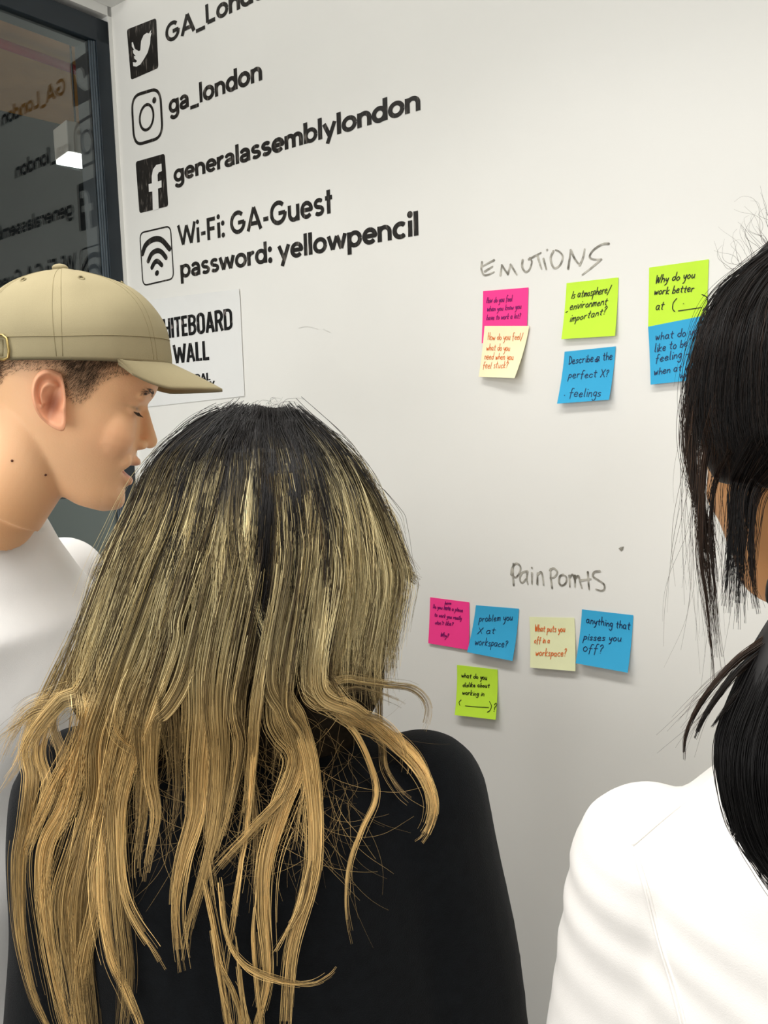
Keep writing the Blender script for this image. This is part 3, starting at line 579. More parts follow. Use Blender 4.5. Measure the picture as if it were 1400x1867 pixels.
# ear, kept in the same body mesh
def ear_bm(bm, side=1, cy=-.0105, cz=.0985, sx=.0725):
    out = [(385,745),(335,722),(285,735),(248,780),(231,850),(235,920),(257,990),(300,1040),(345,1068),(375,1070),(388,1035),(392,985),(396,930),(398,880),(396,830),(392,785)]
    pts = []
    for X, Y in out:
        dx, dyy = (X-322)/3.333, (Y-895)/3.333; k = .000575; pts.append(((dx*.95+dyy*.31)*k/.94, (dx*.31-dyy*.95)*k))
    q = spline(pts+[pts[0]], 57)[:-1]; n = len(q); rows = []
    for r in np.concatenate([np.linspace(0, 1, 26), [1.02, .97, .85]]):
        row = []
        for i, (ey, ez) in enumerate(q):
            th = i/n*2*PI; rr = min(r, 1.02); yy, z2 = ey*rr, ez*rr
            back = np.clip((-ey)/.012, -1, 1)
            hgt = .0085+.0065*max(0, back*rr)+.0028*math.exp(-((rr-.88)/.09)**2)*(.35+.65*(back > -.3))-.0025*math.exp(-((rr-.68)/.10)**2)*(back > -.5 and ez > -.012)
            dd = math.hypot((yy-.003)/.0085, (z2+.004)/.0135); hgt -= .0075*math.exp(-dd**2)                         # concha
            dd = math.hypot((yy-.004)/.006, (z2-.016)/.007); hgt -= .0028*math.exp(-dd**2)                           # triangular hollow
            hgt += .0022*math.exp(-((rr-.50)/.09)**2)*(back > -.2 and ez > -.014)                                    # antihelix
            dd = math.hypot((yy-.0125)/.004, (z2+.004)/.0055); hgt += .003*math.exp(-dd**2)                         # tragus
            if r > 1.0: hgt -= .001
            row.append((hgt, yy, z2))
        rows.append(row)
    for j in (-2, -1): rows[j] = [(max(-.004, hh-(.004 if j == -2 else .012)), yy*(.94 if j == -2 else .8), z2*(.94 if j == -2 else .8)) for hh, yy, z2 in rows[-3]]
    V = [[bm.verts.new(LH @ Vector((side*(sx+hh), cy+yy, cz+z2))) for hh, yy, z2 in row] for row in rows[1:]]
    cc = bm.verts.new(LH @ Vector((side*(sx+rows[0][0][0]), cy, cz)))
    for i in range(n): bm.faces.new((cc, V[0][i], V[0][(i+1) % n]))
    for a, b in zip(V, V[1:]):
        for i in range(n): bm.faces.new((a[i], b[i], b[(i+1) % n], a[(i+1) % n]))
bm = bmesh.new(); ear_bm(bm, 1); ear_bm(bm, -1); me3 = from_bm(bm)
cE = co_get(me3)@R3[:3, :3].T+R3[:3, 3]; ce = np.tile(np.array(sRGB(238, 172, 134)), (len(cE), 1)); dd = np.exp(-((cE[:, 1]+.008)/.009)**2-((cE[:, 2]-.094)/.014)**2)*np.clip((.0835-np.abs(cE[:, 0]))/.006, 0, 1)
ce = blend(ce, dd*.7, sRGB(150, 76, 54)); set_col(me3, ce)  # shade of the ear hollow painted in as darker red
def join(mes):
    bm = bmesh.new()
    for q in mes: bm.from_mesh(q)
    m_ = bpy.data.meshes.new('body'); bm.to_mesh(m_); bm.free(); return m_
man = link('person', join([me, me2, me3]), M_skin, None, True, label='man in profile wearing a beige cap and white t-shirt, beside the glass partition', category='person'); man.matrix_world = TM
M_mole = mat('mole', sRGB(92, 50, 30), .5)
bpy.context.view_layer.update()
bv_m = bvh_of(man)
def hit(bv, px, py):
    d = ray(px, py).normalized(); h_, n_, i_, t_ = bv.ray_cast(CAM, d); return h_, n_
for px, py in ((22, 840), (83, 866)):
    h_, n_ = hit(bv_m, px, py)
    if h_: bm = bmesh.new(); ball(bm, TMI @ h_, .0014, seg=10); link('mole', from_bm(bm), M_mole, man)
# t-shirt
def shirt_m(ex):
    bm = bmesh.new(); e = ex
    loft(bm, [ell((0, .0, .84), .19+e, .125+e, 48), ell((0, .0, 1.0), .18+e, .12+e, 48), ell((0, .005, 1.15), .178+e, .118+e, 48), ell((0, .01, ZS-.20), .182+e, .118+e, 48), ell((0, .008, ZS-.12), .182+e, .11+e, 48), ell((0, .004, ZS-.085), .150+e, .093+e, 48), ell((0, 0, ZS-.040), .110+e, .083+e, 48), ell((0, .0, ZS-.010), .086+e, .078+e, 48), ell((0, 0, ZS+.004), .076, .070, 48)])
    for s, el, w in arms_m: limb(bm, [Vector(s)+Vector((0, 0, -.040)), Vector(s).lerp(Vector(el), .75)], [.062+e, .068+e])
    return bm
me = remesh(from_bm(shirt_m(.0)), .006, 6)
def wr(p, n):
    a = noise.noise(Vector((p.x*9, p.y*9, p.z*4)))*.006; fold = math.sin(p.z*38+p.x*30+p.y*12+3*noise.noise(p*5))*.0028*min(1, max(0, (ZS-.06-p.z)/.1)); return a+fold
wrinkle(me, wr); sh = link('tshirt', me, M_tee, man)
bm = bmesh.new(); rows = []
for j in range(9):
    t = j/8; row = []
    for i in range(64):
        a = 2*PI*i/64; rr = .0715+.010*(1-t)+.0015*math.sin(t*PI); zc = ZS-.004+.020*t-.012*math.cos(a)-.002
        row.append(Vector((math.sin(a)*rr, math.cos(a)*rr*.97, zc)))
    rows.append(row)
inner = [[Vector((p.x*.965, p.y*.965, p.z-.002)) for p in row] for row in rows[::-1]]
loft(bm, rows+inner, cap=False); link('collar', from_bm(bm), M_tee, sh)
lower_clothes(man, zz)
# short hair
hm_i = HM.inverted(); strands, cols = [], []
me = man.data; c = co_get(me); n = nor_get(me); TMn = np.array(TM); wco = c@TMn[:3, :3].T+TMn[:3, 3]; wn = n@TMn[:3, :3].T; HI = np.array(hm_i); hl = wco@HI[:3, :3].T+HI[:3, 3]; hn = wn@HI[:3, :3].T
sc_ = scalp(hl[:, 1], hl[:, 2]); ok = np.where((sc_ > -.004) & (hl[:, 2] > .04) & (hl[:, 2] < .185) & (hl[:, 1] < .075) & (np.abs(hl[:, 0]) < .079) & ((hl@Hc[:3, :3].T+Hc[:3, 3])[:, 2] < .006))[0]
HMn = np.array(HM)
for i in rng.choice(ok, 9000):
    L = .002+.010*min(1, max(0, sc_[i]/.045)); p = hl[i]+rng.normal(0, .0008, 3); d = hn[i]*.35+np.array([0, -.35, -.8])+rng.normal(0, .18, 3); d /= np.linalg.norm(d)
    q = np.array([p, p+d*L*.5+hn[i]*.0006, p+d*L+hn[i]*.0004]); strands.append(q@HMn[:3, :3].T+HMn[:3, 3]); k = rng.uniform(.6, 1.3); cols.append(np.tile(np.array([.06, .042, .028])*k, (3, 1)))
hair_curves('hair', strands, cols, man, M_hair, .00010)
# eyebrow and lashes
def snap(p):
    q_, n_, i_, d_ = bv_m.find_nearest(Vector(tuple(HMn[:3, :3]@p+HMn[:3, 3]))); r_n = HI[:3, :3]@np.array(q_)+HI[:3, 3]; return r_n
strands, cols = [], []
for sx in (1, -1):
    for k in range(90):
        t = rng.uniform(0, 1); p = np.array([sx*(.016+.032*t), .0855-.014*t**1.8, .1335+.004*math.sin(t*PI)+rng.uniform(-.003, .003)]); p = snap(p); d = np.array([sx*.8, -.25, .25-.5*t]); q = np.array([p, p+d*.004, p+d*.008]); q[:, 1] += .0006
        strands.append(q@HMn[:3, :3].T+HMn[:3, 3]); cols.append(np.tile([.012, .009, .007], (3, 1)))
hair_curves('eyebrow', strands, cols, man, M_hair, .00016)
strands, cols = [], []
for sx in (1, -1):
    for k in range(46):
        t = rng.uniform(0, 1); p = np.array([sx*(.019+.024*t), .0775-.010*t**2, .1125-.001*t]); p = snap(p); d = np.array([sx*.15, .75, -.55]); q = np.array([p, p+d*.004, p+d*.0075+np.array([0, 0, .0008])])
        strands.append(q@HMn[:3, :3].T+HMn[:3, 3]); cols.append(np.tile([.008, .006, .005], (3, 1)))
hair_curves('eyelashes', strands, cols, man, M_hair, .00016)
bm = bmesh.new(); N = 120
rows = [[LC @ cap_pt(2*PI*i/N, j/39) for i in range(N)] for j in range(39)]
inn = [[LC @ (cap_pt(2*PI*i/N, j/39)*.975) for i in range(N)] for j in range(38, -1, -1)]
inn = [[p for p in r] for r in inn]
R = loft(bm, rows, cap=False); top = bm.verts.new(LC @ cap_pt(0, 1))
for i in range(N): bm.faces.new((R[-1][i], R[-1][(i+1) % N], top))
q = [bm.verts.new(LC @ (cap_pt(2*PI*i/N, 0)*.965+Vector((0, 0, .012)))) for i in range(N)]
for i in range(N): bm.faces.new((R[0][(i+1) % N], R[0][i], q[i], q[(i+1) % N]))
cap = link('cap', from_bm(bm), M_cap, man)
bm = bmesh.new()
for k in range(6):
    th = PI/6+k*PI/3
    for dth in (-.028, .028): tube(bm, [LC @ cap_pt(th+dth*(1+(j/38)*2), j/39, .0001) for j in range(1, 37, 2)], .00035, 6)
tube(bm, [LC @ (cap_pt(2*PI*i/90, 6/39, .0002)) for i in range(91)], .0004, 6); link('seam', from_bm(bm), M_seam, cap)
bm = bmesh.new(); ball(bm, LC @ (cap_pt(0, 1)+Vector((0, 0, .001))), .0085, (1, 1, .55), 20); link('button', from_bm(bm), M_cap, cap)
for k in range(6):
    bm = bmesh.new(); th = k*PI/3+.12; p = cap_pt(th, 25/39, .0004); nrm = Vector((math.sin(th), math.cos(th), .9)).normalized(); t1 = nrm.cross(Vector((0, 0, 1))).normalized(); t2 = nrm.cross(t1)
    tube(bm, [LC @ (p+(t1*math.cos(a)+t2*math.sin(a))*.0028) for a in np.linspace(0, 2*PI, 17)], .0009, 8); link('eyelet', from_bm(bm), M_seam, cap)
# brim
def brim_pt(u, v, dz=0):
    th = u*1.02; b0 = cap_pt(th, 1/39); L_ = .054*max(0, math.cos(u*PI/2))**.62
    x_ = b0.x*(1-.03*v*abs(u)); y_ = b0.y+L_*v; z_ = b0.z-.001-L_*v*.50-.020*(u*u)*(.15+.85*v)*min(1, L_/.03)-.003*v*v
    return Vector((x_, y_, z_+dz))
bm = bmesh.new(); U, Vn = 48, 16
A = [[bm.verts.new(LC @ brim_pt(-1+2*i/U, j/Vn)) for i in range(U+1)] for j in range(Vn+1)]
B = [[bm.verts.new(LC @ brim_pt(-1+2*i/U, j/Vn, -.0032)) for i in range(U+1)] for j in range(Vn+1)]
for j in range(Vn):
    for i in range(U):
        bm.faces.new((A[j][i], A[j][i+1], A[j+1][i+1], A[j+1][i])); bm.faces.new((B[j][i], B[j+1][i], B[j+1][i+1], B[j][i+1]))
for i in range(U): bm.faces.new((A[Vn][i], A[Vn][i+1], B[Vn][i+1], B[Vn][i])); bm.faces.new((A[0][i+1], A[0][i], B[0][i], B[0][i+1]))
brim = link('brim', from_bm(bm), M_cap, cap)
bm = bmesh.new()
# adjuster strap and buckle on the near back side
bpy.context.view_layer.update(); bv_c = bvh_of(cap) if False else None
Vc = [TM @ v.co for v in cap.data.vertices]; bv_c = BVHTree.FromPolygons(Vc, [list(p.vertices) for p in cap.data.polygons])
def on_cap(px, py, o=.001):
    h_, n_ = hit(bv_c, px, py)
    if h_ is None: h_ = P(px, py, .84); n_ = -f_
    if n_.dot(f_) > 0: n_ = -n_
    return TMI @ (h_+n_*o)
ring = [(-14,612),(8,612),(15,618),(19,640),(18,652),(10,656),(-14,654)]
tube(bm, [on_cap(*p, .0024) for p in ring], .0013, 8); link('buckle', from_bm(bm), M_brass, cap)
bm = bmesh.new(); ro = [[on_cap(x_, 619+k*30/4, .0012) for k in range(5)]+[on_cap(x_, 649-k*30/4, -.0005) for k in range(5)] for x_ in (-60, -40, -20, -5, 6)]
loft(bm, ro); link('strap', from_bm(bm), M_cap, cap)

# ------------------------------------------------------------ woman with blonde hair, seen from behind
WB = at(-.135, .745, 1.30); TW = frame(WB, -34); TWI = TW.inverted()
arms_w = [((-.160, .0, 1.245), (-.176, -.035, .995), (-.10, .13, .90)), ((.158, 0, 1.243), (.205, .0, .97), (.17, .16, .86))]
HW = Matrix.Translation(P(492, 945, .785)) @ heading(-34) @ Matrix.Rotation(-math.radians(4), 4, 'X') @ Matrix.Scale(.90, 4) @ Matrix.Translation((0, .0, -.115))
bm = bmesh.new(); Lw = TWI @ HW; loft(bm, head_rings())
limb(bm, [(0, .083, .118), (0, .0945, .100), (0, .1035, .083)], [.006, .007, .008])
for sx in (-1, 1): ball(bm, (sx*.0105, .092, .0775), .007); ball(bm, (sx*.031, .073, .1135), .0145, (1.15, .9, .85)); ball(bm, (sx*.076, -.005, .10), .018, (.3, .8, 1.5))
limb(bm, [(-.02, .081, .047), (0, .089, .047), (.02, .081, .047)], [.004, .007, .004])
for v in bm.verts: v.co = Lw @ v.co
nb = Lw @ Vector((0, -.03, .04)); tube(bm, [nb, (0, .0, 1.37), (0, 0, 1.28)], [.052, .054, .07], 32)
loft(bm, [ell((0, 0, .86), .155, .105), ell((0, 0, .95), .165, .11), ell((0, 0, 1.05), .13, .09), ell((0, 0, 1.2), .15, .095), ell((0, 0, 1.27), .15, .08), ell((0, 0, 1.31), .10, .06), ell((0, 0, 1.33), .05, .05)])
arms_legs(bm, dict(hip=.88), .008, arms_w); me = remesh(from_bm(bm), .0045, 4); set_col(me, np.tile(np.array(sRGB(206, 150, 112)), (len(me.vertices), 1)))
woman = link('person', me, M_skin, None, True, label='woman with long blonde highlighted hair and black sweater, seen from behind', category='person'); woman.matrix_world = TW
bm = bmesh.new()
loft(bm, [ell((0, 0, .80), .215, .150, 48), ell((0, 0, .95), .205, .145, 48), ell((0, 0, 1.10), .198, .132, 48), ell((0, 0, 1.20), .196, .122, 48), ell((0, 0, 1.252), .184, .108, 48), ell((0, 0, 1.290), .155, .092, 48), ell((0, 0, 1.317), .116, .078, 48), ell((0, 0, 1.338), .088, .068, 48), ell((0, 0, 1.348), .066, .062, 48)])
for s, el, w in arms_w: limb(bm, [s, el, Vector(el).lerp(Vector(w), .93)], [.068, .066, .048])
me = remesh(from_bm(bm), .006, 7)
wrinkle(me, lambda p, n: noise.noise(Vector((p.x*8, p.y*8, p.z*5)))*.006+math.sin(p.x*55+p.z*22+4*noise.noise(p*4))*.002)
sweater = link('sweater', me, M_black, woman)
bm = bmesh.new(); tube(bm, [Vector((math.sin(a)*.068, math.cos(a)*.064, 1.350-.006*math.cos(a))) for a in np.linspace(0, 2*PI, 49)], .0075, 12); link('collar', from_bm(bm), M_black, sweater)
lower_clothes(woman, dict(hip=.88))
# hair mass: outline traced at the depth of the head, filled as a solid
YY = [740, 748, 765, 800, 850, 900, 950, 1000, 1060, 1130, 1200, 1260, 1310, 1430]
LX = [455, 408, 375, 335, 292, 268, 247, 218, 184, 157, 145, 118, 150, 230]; RX = [525, 556, 578, 608, 648, 678, 698, 716, 733, 724, 716, 716, 690, 640]
def LXf(y): return np.interp(y, YY, LX)
def RXf(y): return np.interp(y, YY, RX)
bm = bmesh.new(); rows = []; WH = .745
for y_ in np.concatenate([[744, 750], np.arange(765, 1360, 18)]):
    a, b = LXf(y_)+14, RXf(y_)-14; cxp = (a+b)/2; pa, pb = P(a, y_, WH), P(b, y_, WH); c = (pa+pb)/2; half = (pb-pa).length/2
    ry = min(half*.95, .105) if y_ < 1000 else np.interp(y_, [1000, 1200, 1260, 1360], [.105, .093, .088, .055])
    ryf = ry*np.interp(y_, [744, 900, 1050, 1290, 1430], [1, .9, .5, .35, .3])
    row = []
    for i in range(56):
        t = 2*PI*i/56; s_, k = math.sin(t), math.cos(t); row.append(TWI @ (c+CXR*half*math.copysign(abs(s_)**.9, s_)+CDP*(k*ryf if k > 0 else k*ry)))
    rows.append(row)
loft(bm, rows); me = remesh(from_bm(bm), .006, 3); hairw = link('hair', me, M_hairb, woman)
bpy.context.view_layer.update(); bv_w = bvh_of(hairw, sweater)
def dep(px, py, fallback=WH):
    h_, n_ = hit(bv_w, px, py); return ((h_-CAM).dot(f_), True) if h_ is not None else (fallback, False)
def lay(g, off, n=28):
    """guide in photo points -> world polyline lying on the head, shoulders and back"""
    q = spline(g, n); d = []; ok = []
    for x_, y_ in q: a, b = dep(x_, y_, None); d.append(a if b else np.nan); ok.append(b)
    d = np.array(d, float); idx = np.arange(n); good = ~np.isnan(d)
    if good.sum() < 2: d[:] = .70
    else: d = np.interp(idx, idx[good], d[good])
    d = np.clip(d, .56, .78)
    k = np.ones(9)/9; dp = np.pad(d, 4, mode='edge'); ds = np.convolve(dp, k, 'valid'); d = np.minimum(ds, d+.002)
    return np.array([tuple(P(x_, y_, dd-off)) for (x_, y_), dd in zip(q, d)]), q
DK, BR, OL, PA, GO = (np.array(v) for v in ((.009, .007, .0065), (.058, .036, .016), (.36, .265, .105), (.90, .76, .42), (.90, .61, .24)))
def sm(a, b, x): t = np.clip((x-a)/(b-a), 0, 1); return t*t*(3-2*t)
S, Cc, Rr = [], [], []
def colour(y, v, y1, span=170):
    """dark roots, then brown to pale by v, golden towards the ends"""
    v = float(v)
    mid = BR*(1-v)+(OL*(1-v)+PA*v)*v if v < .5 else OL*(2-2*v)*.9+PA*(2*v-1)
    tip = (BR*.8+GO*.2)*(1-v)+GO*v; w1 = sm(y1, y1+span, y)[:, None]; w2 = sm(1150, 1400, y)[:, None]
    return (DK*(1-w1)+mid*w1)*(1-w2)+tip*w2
def clump(g, w, n, v, off=.004, y1=None, n_pts=28, wavy=1., stm=2, jitter=.25, rad=.00021, ends=.9):
    """n strands about a guide; w = width in photo pixels at root, middle, tip"""
    G_, q = lay(g, off, n_pts); t = np.linspace(0, 1, n_pts); T = np.gradient(G_, axis=0); T /= np.linalg.norm(T, axis=1)[:, None]+1e-9
    V_ = G_-np.array(CAM); V_ /= np.linalg.norm(V_, axis=1)[:, None]; Sd = np.cross(T, V_); Sd /= np.linalg.norm(Sd, axis=1)[:, None]+1e-9
    W_ = np.interp(t, [0, .5, .85, 1], [w[0], w[1], w[2]*.8, w[2]*.15])/F*.70/2
    fa_ = rng.normal(0, .55, n); nsub = max(3, n//13); sub = rng.normal(0, .62, (nsub, 2)); sv = rng.normal(0, jitter, nsub); sb = rng.uniform(.66, 1.3, nsub); dvg = rng.normal(0, .9, nsub); sy = rng.normal(0, 75, nsub)
    for i in range(n):
        j = rng.integers(0, nsub); a = sub[j, 0]+rng.normal(0, .27) if rng.random() < .8 else rng.normal(0, 1.1); b = sub[j, 1]+rng.normal(0, .2); ph = rng.uniform(0, 6.28, 3); am = wavy*rng.uniform(.0003, .0015)*(1 if rng.random() < .8 else 3)
        e = int(n_pts*ends*(1-.40*rng.random()**.9))+3; e = max(6, e); st = rng.integers(0, stm)
        drift = dvg[j]*t**2*.5*W_.max()
        off_ = Sd*((a*W_+drift+am*np.sin(ph[0]+t*rng.uniform(4, 11))*t**.5)[:, None])-V_*((np.abs(b)*W_*.45+.0006*np.sin(ph[1]+t*9)+rng.uniform(0, .0015))[:, None])
        p = (G_+off_)[st:e]; vv = float(np.clip(v+sv[j]+rng.normal(0, jitter*.6), 0, 1)); yy = q[st:e, 1]; yr = max(rng.uniform(770, 830), (y1 if y1 is not None else 770)+sy[j]-25+rng.normal(0, 40))
        S.append(p); Cc.append(colour(yy, vv, yr)*(sb[j]*rng.uniform(.62, 1.3))); Rr.append(rad*rng.uniform(.7, 1.2))
# base field: fans from the crown down to the shoulders
LX2 = LX[:-3]+[118, 66, 20]; RX2 = RX[:-2]+[735, 740]
def field(t, y): a_, b_ = np.interp(y, YY, LX2), np.interp(y, YY, RX2); return a_+(b_-a_)*(t+1)/2
nz1 = lambda a: noise.noise(Vector((a, 3.3, 1.7)))
for k in range(560):
    t = rng.uniform(-1.0, 1.0); y0 = 742+8*abs(t)+rng.uniform(0, 1)**2*190; y2 = rng.uniform(1190, 1300); ys = np.linspace(y0, y2, 7); sw = rng.normal(0, 7)
    g = [(field(t*(.55+.45*min(1, (y_-738)/90)), y_)+sw*math.sin((y_-y0)/210+k), y_) for y_ in ys]
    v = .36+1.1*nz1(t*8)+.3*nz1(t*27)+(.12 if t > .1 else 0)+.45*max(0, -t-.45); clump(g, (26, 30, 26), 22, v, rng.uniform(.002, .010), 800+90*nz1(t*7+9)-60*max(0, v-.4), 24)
for k in range(150):   # short dark root hair over the crown
    t = rng.uniform(-1.0, 1.0); ys = np.linspace(741+6*abs(t)+rng.uniform(0, 14), rng.uniform(860, 1010), 6); sw = rng.normal(0, 5)
    g = [(field(t*(.55+.45*min(1, (y_-738)/90)), y_)+sw*math.sin((y_-740)/90+k), y_) for y_ in ys]; clump(g, (20, 24, 20), 16, .12+.4*nz1(t*13), rng.uniform(.006, .011), 840+60*nz1(t*7+9), 18, stm=3)
# highlight and dark streams over the head
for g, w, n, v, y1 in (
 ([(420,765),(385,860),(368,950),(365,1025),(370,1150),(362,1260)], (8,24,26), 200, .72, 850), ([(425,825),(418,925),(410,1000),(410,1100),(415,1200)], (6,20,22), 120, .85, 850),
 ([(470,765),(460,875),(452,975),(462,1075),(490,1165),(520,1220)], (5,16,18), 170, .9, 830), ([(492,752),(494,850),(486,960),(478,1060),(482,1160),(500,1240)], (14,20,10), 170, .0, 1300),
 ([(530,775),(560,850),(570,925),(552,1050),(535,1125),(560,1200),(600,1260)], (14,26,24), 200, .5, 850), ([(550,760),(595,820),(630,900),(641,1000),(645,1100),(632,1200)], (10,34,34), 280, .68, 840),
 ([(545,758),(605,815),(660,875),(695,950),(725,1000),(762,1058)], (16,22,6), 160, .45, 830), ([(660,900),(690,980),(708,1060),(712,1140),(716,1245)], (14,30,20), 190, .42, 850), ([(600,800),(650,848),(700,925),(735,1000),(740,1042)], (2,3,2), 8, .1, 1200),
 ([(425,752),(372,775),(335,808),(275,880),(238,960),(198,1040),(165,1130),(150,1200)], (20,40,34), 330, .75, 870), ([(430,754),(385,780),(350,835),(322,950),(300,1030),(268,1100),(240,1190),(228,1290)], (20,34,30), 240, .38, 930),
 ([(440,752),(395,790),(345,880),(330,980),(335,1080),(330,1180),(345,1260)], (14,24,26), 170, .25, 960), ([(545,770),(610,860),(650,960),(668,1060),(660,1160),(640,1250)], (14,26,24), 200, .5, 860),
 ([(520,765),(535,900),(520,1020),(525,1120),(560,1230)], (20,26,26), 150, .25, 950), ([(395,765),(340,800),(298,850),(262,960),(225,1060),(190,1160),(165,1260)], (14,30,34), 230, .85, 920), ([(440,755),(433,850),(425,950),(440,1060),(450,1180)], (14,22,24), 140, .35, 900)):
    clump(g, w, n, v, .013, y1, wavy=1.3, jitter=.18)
def up(g):  # lengthen a lock upwards along the field so that it grows out of the head hair
    x0, y0 = g[0]; t = (x0-field(-1, y0))/(field(1, y0)-field(-1, y0))*2-1; t = max(-1, min(1, t)); return [(field(t, y_), y_) for y_ in np.arange(max(860+(int(x0)*37 % 150), min(y0, 1330)-430), min(y0-190, 1290), 62)]+list(g)
LOCKS = [
 ([(150,1235),(100,1275),(50,1300),(20,1350),(-10,1420)], (40,34,20), 190, .6), ([(160,1240),(110,1280),(60,1340),(30,1400),(-20,1470)], (40,30,20), 170, .7), ([(120,1262),(60,1300),(0,1345),(-40,1400)], (30,34,24), 130, .35),
 ([(154,1200),(157,1307),(136,1368),(89,1450),(60,1521),(42,1575),(50,1640)], (18,26,12), 190, .85), ([(60,1330),(58,1420),(48,1500),(36,1575),(39,1700),(61,1807),(92,1880)], (16,20,9), 150, .6),
 ([(170,1290),(157,1343),(118,1468),(82,1539),(77,1629),(96,1771),(125,1880)], (20,28,10), 210, .88), ([(75,1340),(80,1430),(62,1520),(45,1580)], (20,26,14), 110, .5),
 ([(200,1289),(179,1361),(176,1450),(150,1539),(121,1629),(122,1700),(139,1807),(150,1890)], (26,44,38), 340, .55), ([(190,1300),(186,1420),(168,1540),(150,1640),(148,1760),(160,1880)], (20,34,34), 240, .35),
 ([(214,1307),(262,1379),(260,1468),(246,1575),(253,1650)], (14,14,5), 90, .7), ([(214,1361),(200,1504),(180,1593),(178,1646),(158,1736),(143,1843),(145,1890)], (18,16,14), 150, .92),
 ([(200,1500),(188,1620),(202,1736),(232,1807),(262,1885)], (14,18,10), 130, .8), ([(235,1420),(222,1539),(229,1629),(250,1682),(286,1736),(324,1800)], (16,13,3), 120, .9), ([(215,1440),(212,1560),(222,1680),(232,1780),(225,1885)], (22,26,22), 170, .4),
 ([(339,1218),(304,1289),(279,1318),(275,1414),(284,1486),(271,1557),(255,1640)], (18,20,7), 150, .7), ([(375,1200),(371,1307),(364,1396),(357,1486),(331,1575),(319,1664),(330,1771),(342,1812)], (30,28,8), 300, .92),
 ([(404,1236),(404,1379),(396,1486),(371,1593),(345,1682),(329,1790)], (26,22,5), 220, .68), ([(429,1271),(438,1361),(420,1468),(396,1557),(384,1610)], (18,14,5), 120, .5), ([(371,1593),(393,1700),(404,1771),(420,1880)], (8,11,5), 70, .6),
 ([(492,1230),(518,1300),(541,1380),(527,1440),(464,1509),(400,1577),(368,1625)], (16,20,5), 160, .72), ([(500,1300),(541,1380),(511,1479),(486,1564),(480,1650),(486,1757),(481,1810),(462,1880)], (14,22,6), 200, .85),
 ([(512,1240),(538,1307),(561,1384),(571,1479),(571,1564),(559,1629),(529,1736),(518,1880)], (16,18,4), 180, .75), ([(567,1564),(546,1650),(511,1714),(488,1748)], (8,8,3), 50, .7), ([(450,1520),(443,1564),(430,1650),(417,1736),(405,1820)], (6,7,3), 50, .85),
 ([(400,1600),(412,1700),(443,1757),(499,1787),(563,1796),(601,1779),(625,1750)], (8,7,2), 70, .6), ([(560,1240),(606,1294),(649,1341),(679,1406),(685,1457),(661,1513),(640,1577),(636,1650),(644,1706),(662,1760)], (10,11,2), 90, .85),
 ([(572,1215),(598,1262),(645,1307),(709,1341),(756,1380),(782,1431),(790,1479),(773,1526),(740,1560)], (18,26,5), 300, .95), ([(580,1250),(650,1300),(720,1360),(765,1410),(786,1465),(770,1520),(720,1545)], (12,20,8), 140, .8),
 ([(590,1220),(640,1239),(700,1249),(752,1258),(777,1286),(772,1324),(756,1354)], (12,12,5), 140, .6), ([(600,1235),(657,1256),(709,1272),(741,1290),(738,1324)], (12,10,4), 80, .4), ([(690,1330),(696,1360),(702,1406),(734,1453),(777,1480),(798,1492)], (8,9,3), 60, .75), ([(560,1250),(620,1290),(690,1310),(730,1345),(745,1400),(730,1440)], (12,14,6), 90, .5),
 ([(262,1300),(258,1400),(252,1500),(240,1600)], (30,30,16), 120, .1), ([(320,1250),(318,1350),(322,1450),(310,1540)], (24,22,10), 70, .0), ([(470,1270),(460,1380),(448,1480),(432,1560)], (26,18,8), 90, .45), ([(440,1300),(455,1400),(470,1500),(462,1600),(448,1700)], (10,12,6), 70, .35),
 ([(380,1250),(388,1400),(378,1520),(392,1640),(402,1700)], (18,14,6), 80, .3), ([(520,1270),(548,1340),(560,1420),(548,1500),(532,1600)], (14,16,5), 90, .4), ([(100,1290),(112,1380),(98,1470),(70,1560)], (24,20,10), 110, .4), ([(430,1700),(440,1790),(455,1880)], (5,7,6), 30, .3), ([(470,1600),(462,1700),(470,1800),(478,1880)], (5,8,6), 40, .35), ([(395,1750),(430,1820),(440,1880)], (8,10,8), 40, .3)]
LOCKS += [([(300,1180),(290,1290),(300,1400),(292,1500)], (16,14,5), 70, .05), ([(238,1200),(240,1300),(228,1400),(214,1520)], (16,14,6), 70, .05), ([(180,1180),(176,1290),(150,1390),(128,1500)], (16,14,6), 70, .1),
 ([(420,1150),(416,1260),(410,1360),(414,1470)], (14,12,5), 60, .05), ([(500,1180),(520,1270),(508,1370),(496,1460)], (16,12,5), 60, .08), ([(600,1150),(596,1210),(620,1270),(650,1350)], (16,12,5), 60, .1), ([(350,1150),(340,1250),(338,1340),(330,1420)], (14,12,5), 60, .05)]
for i, (g, w, n, v) in enumerate(LOCKS):
    if g[-1][1] > 1862: g = list(g)+[(g[-1][0]+(g[-1][0]-g[-2][0])*1.1, g[-1][1]+110)]
    g2 = up(g) if g[0][1] < 1560 else g; kk = len(g2)-len(g); ww = (26, w[1]*.95, w[2]*1.1) if kk else (w[0]*.8, w[1]*.9, w[2])
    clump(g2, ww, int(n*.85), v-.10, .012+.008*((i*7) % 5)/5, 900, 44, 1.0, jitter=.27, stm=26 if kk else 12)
for g, w, n, v in (([(640,860),(690,930),(722,985),(745,1030),(764,1060)], (16,24,5), 150, .35), ([(650,905),(690,965),(718,1015),(745,1045),(768,1066)], (14,22,5), 130, .5), ([(690,1000),(715,1030),(740,1050),(763,1062)], (24,22,6), 110, .3), ([(690,985),(720,1020),(748,1040),(758,1048)], (14,16,4), 60, .4)):
    clump(g, w, n, v, .004, 800, 28, .8, jitter=.2, stm=8)
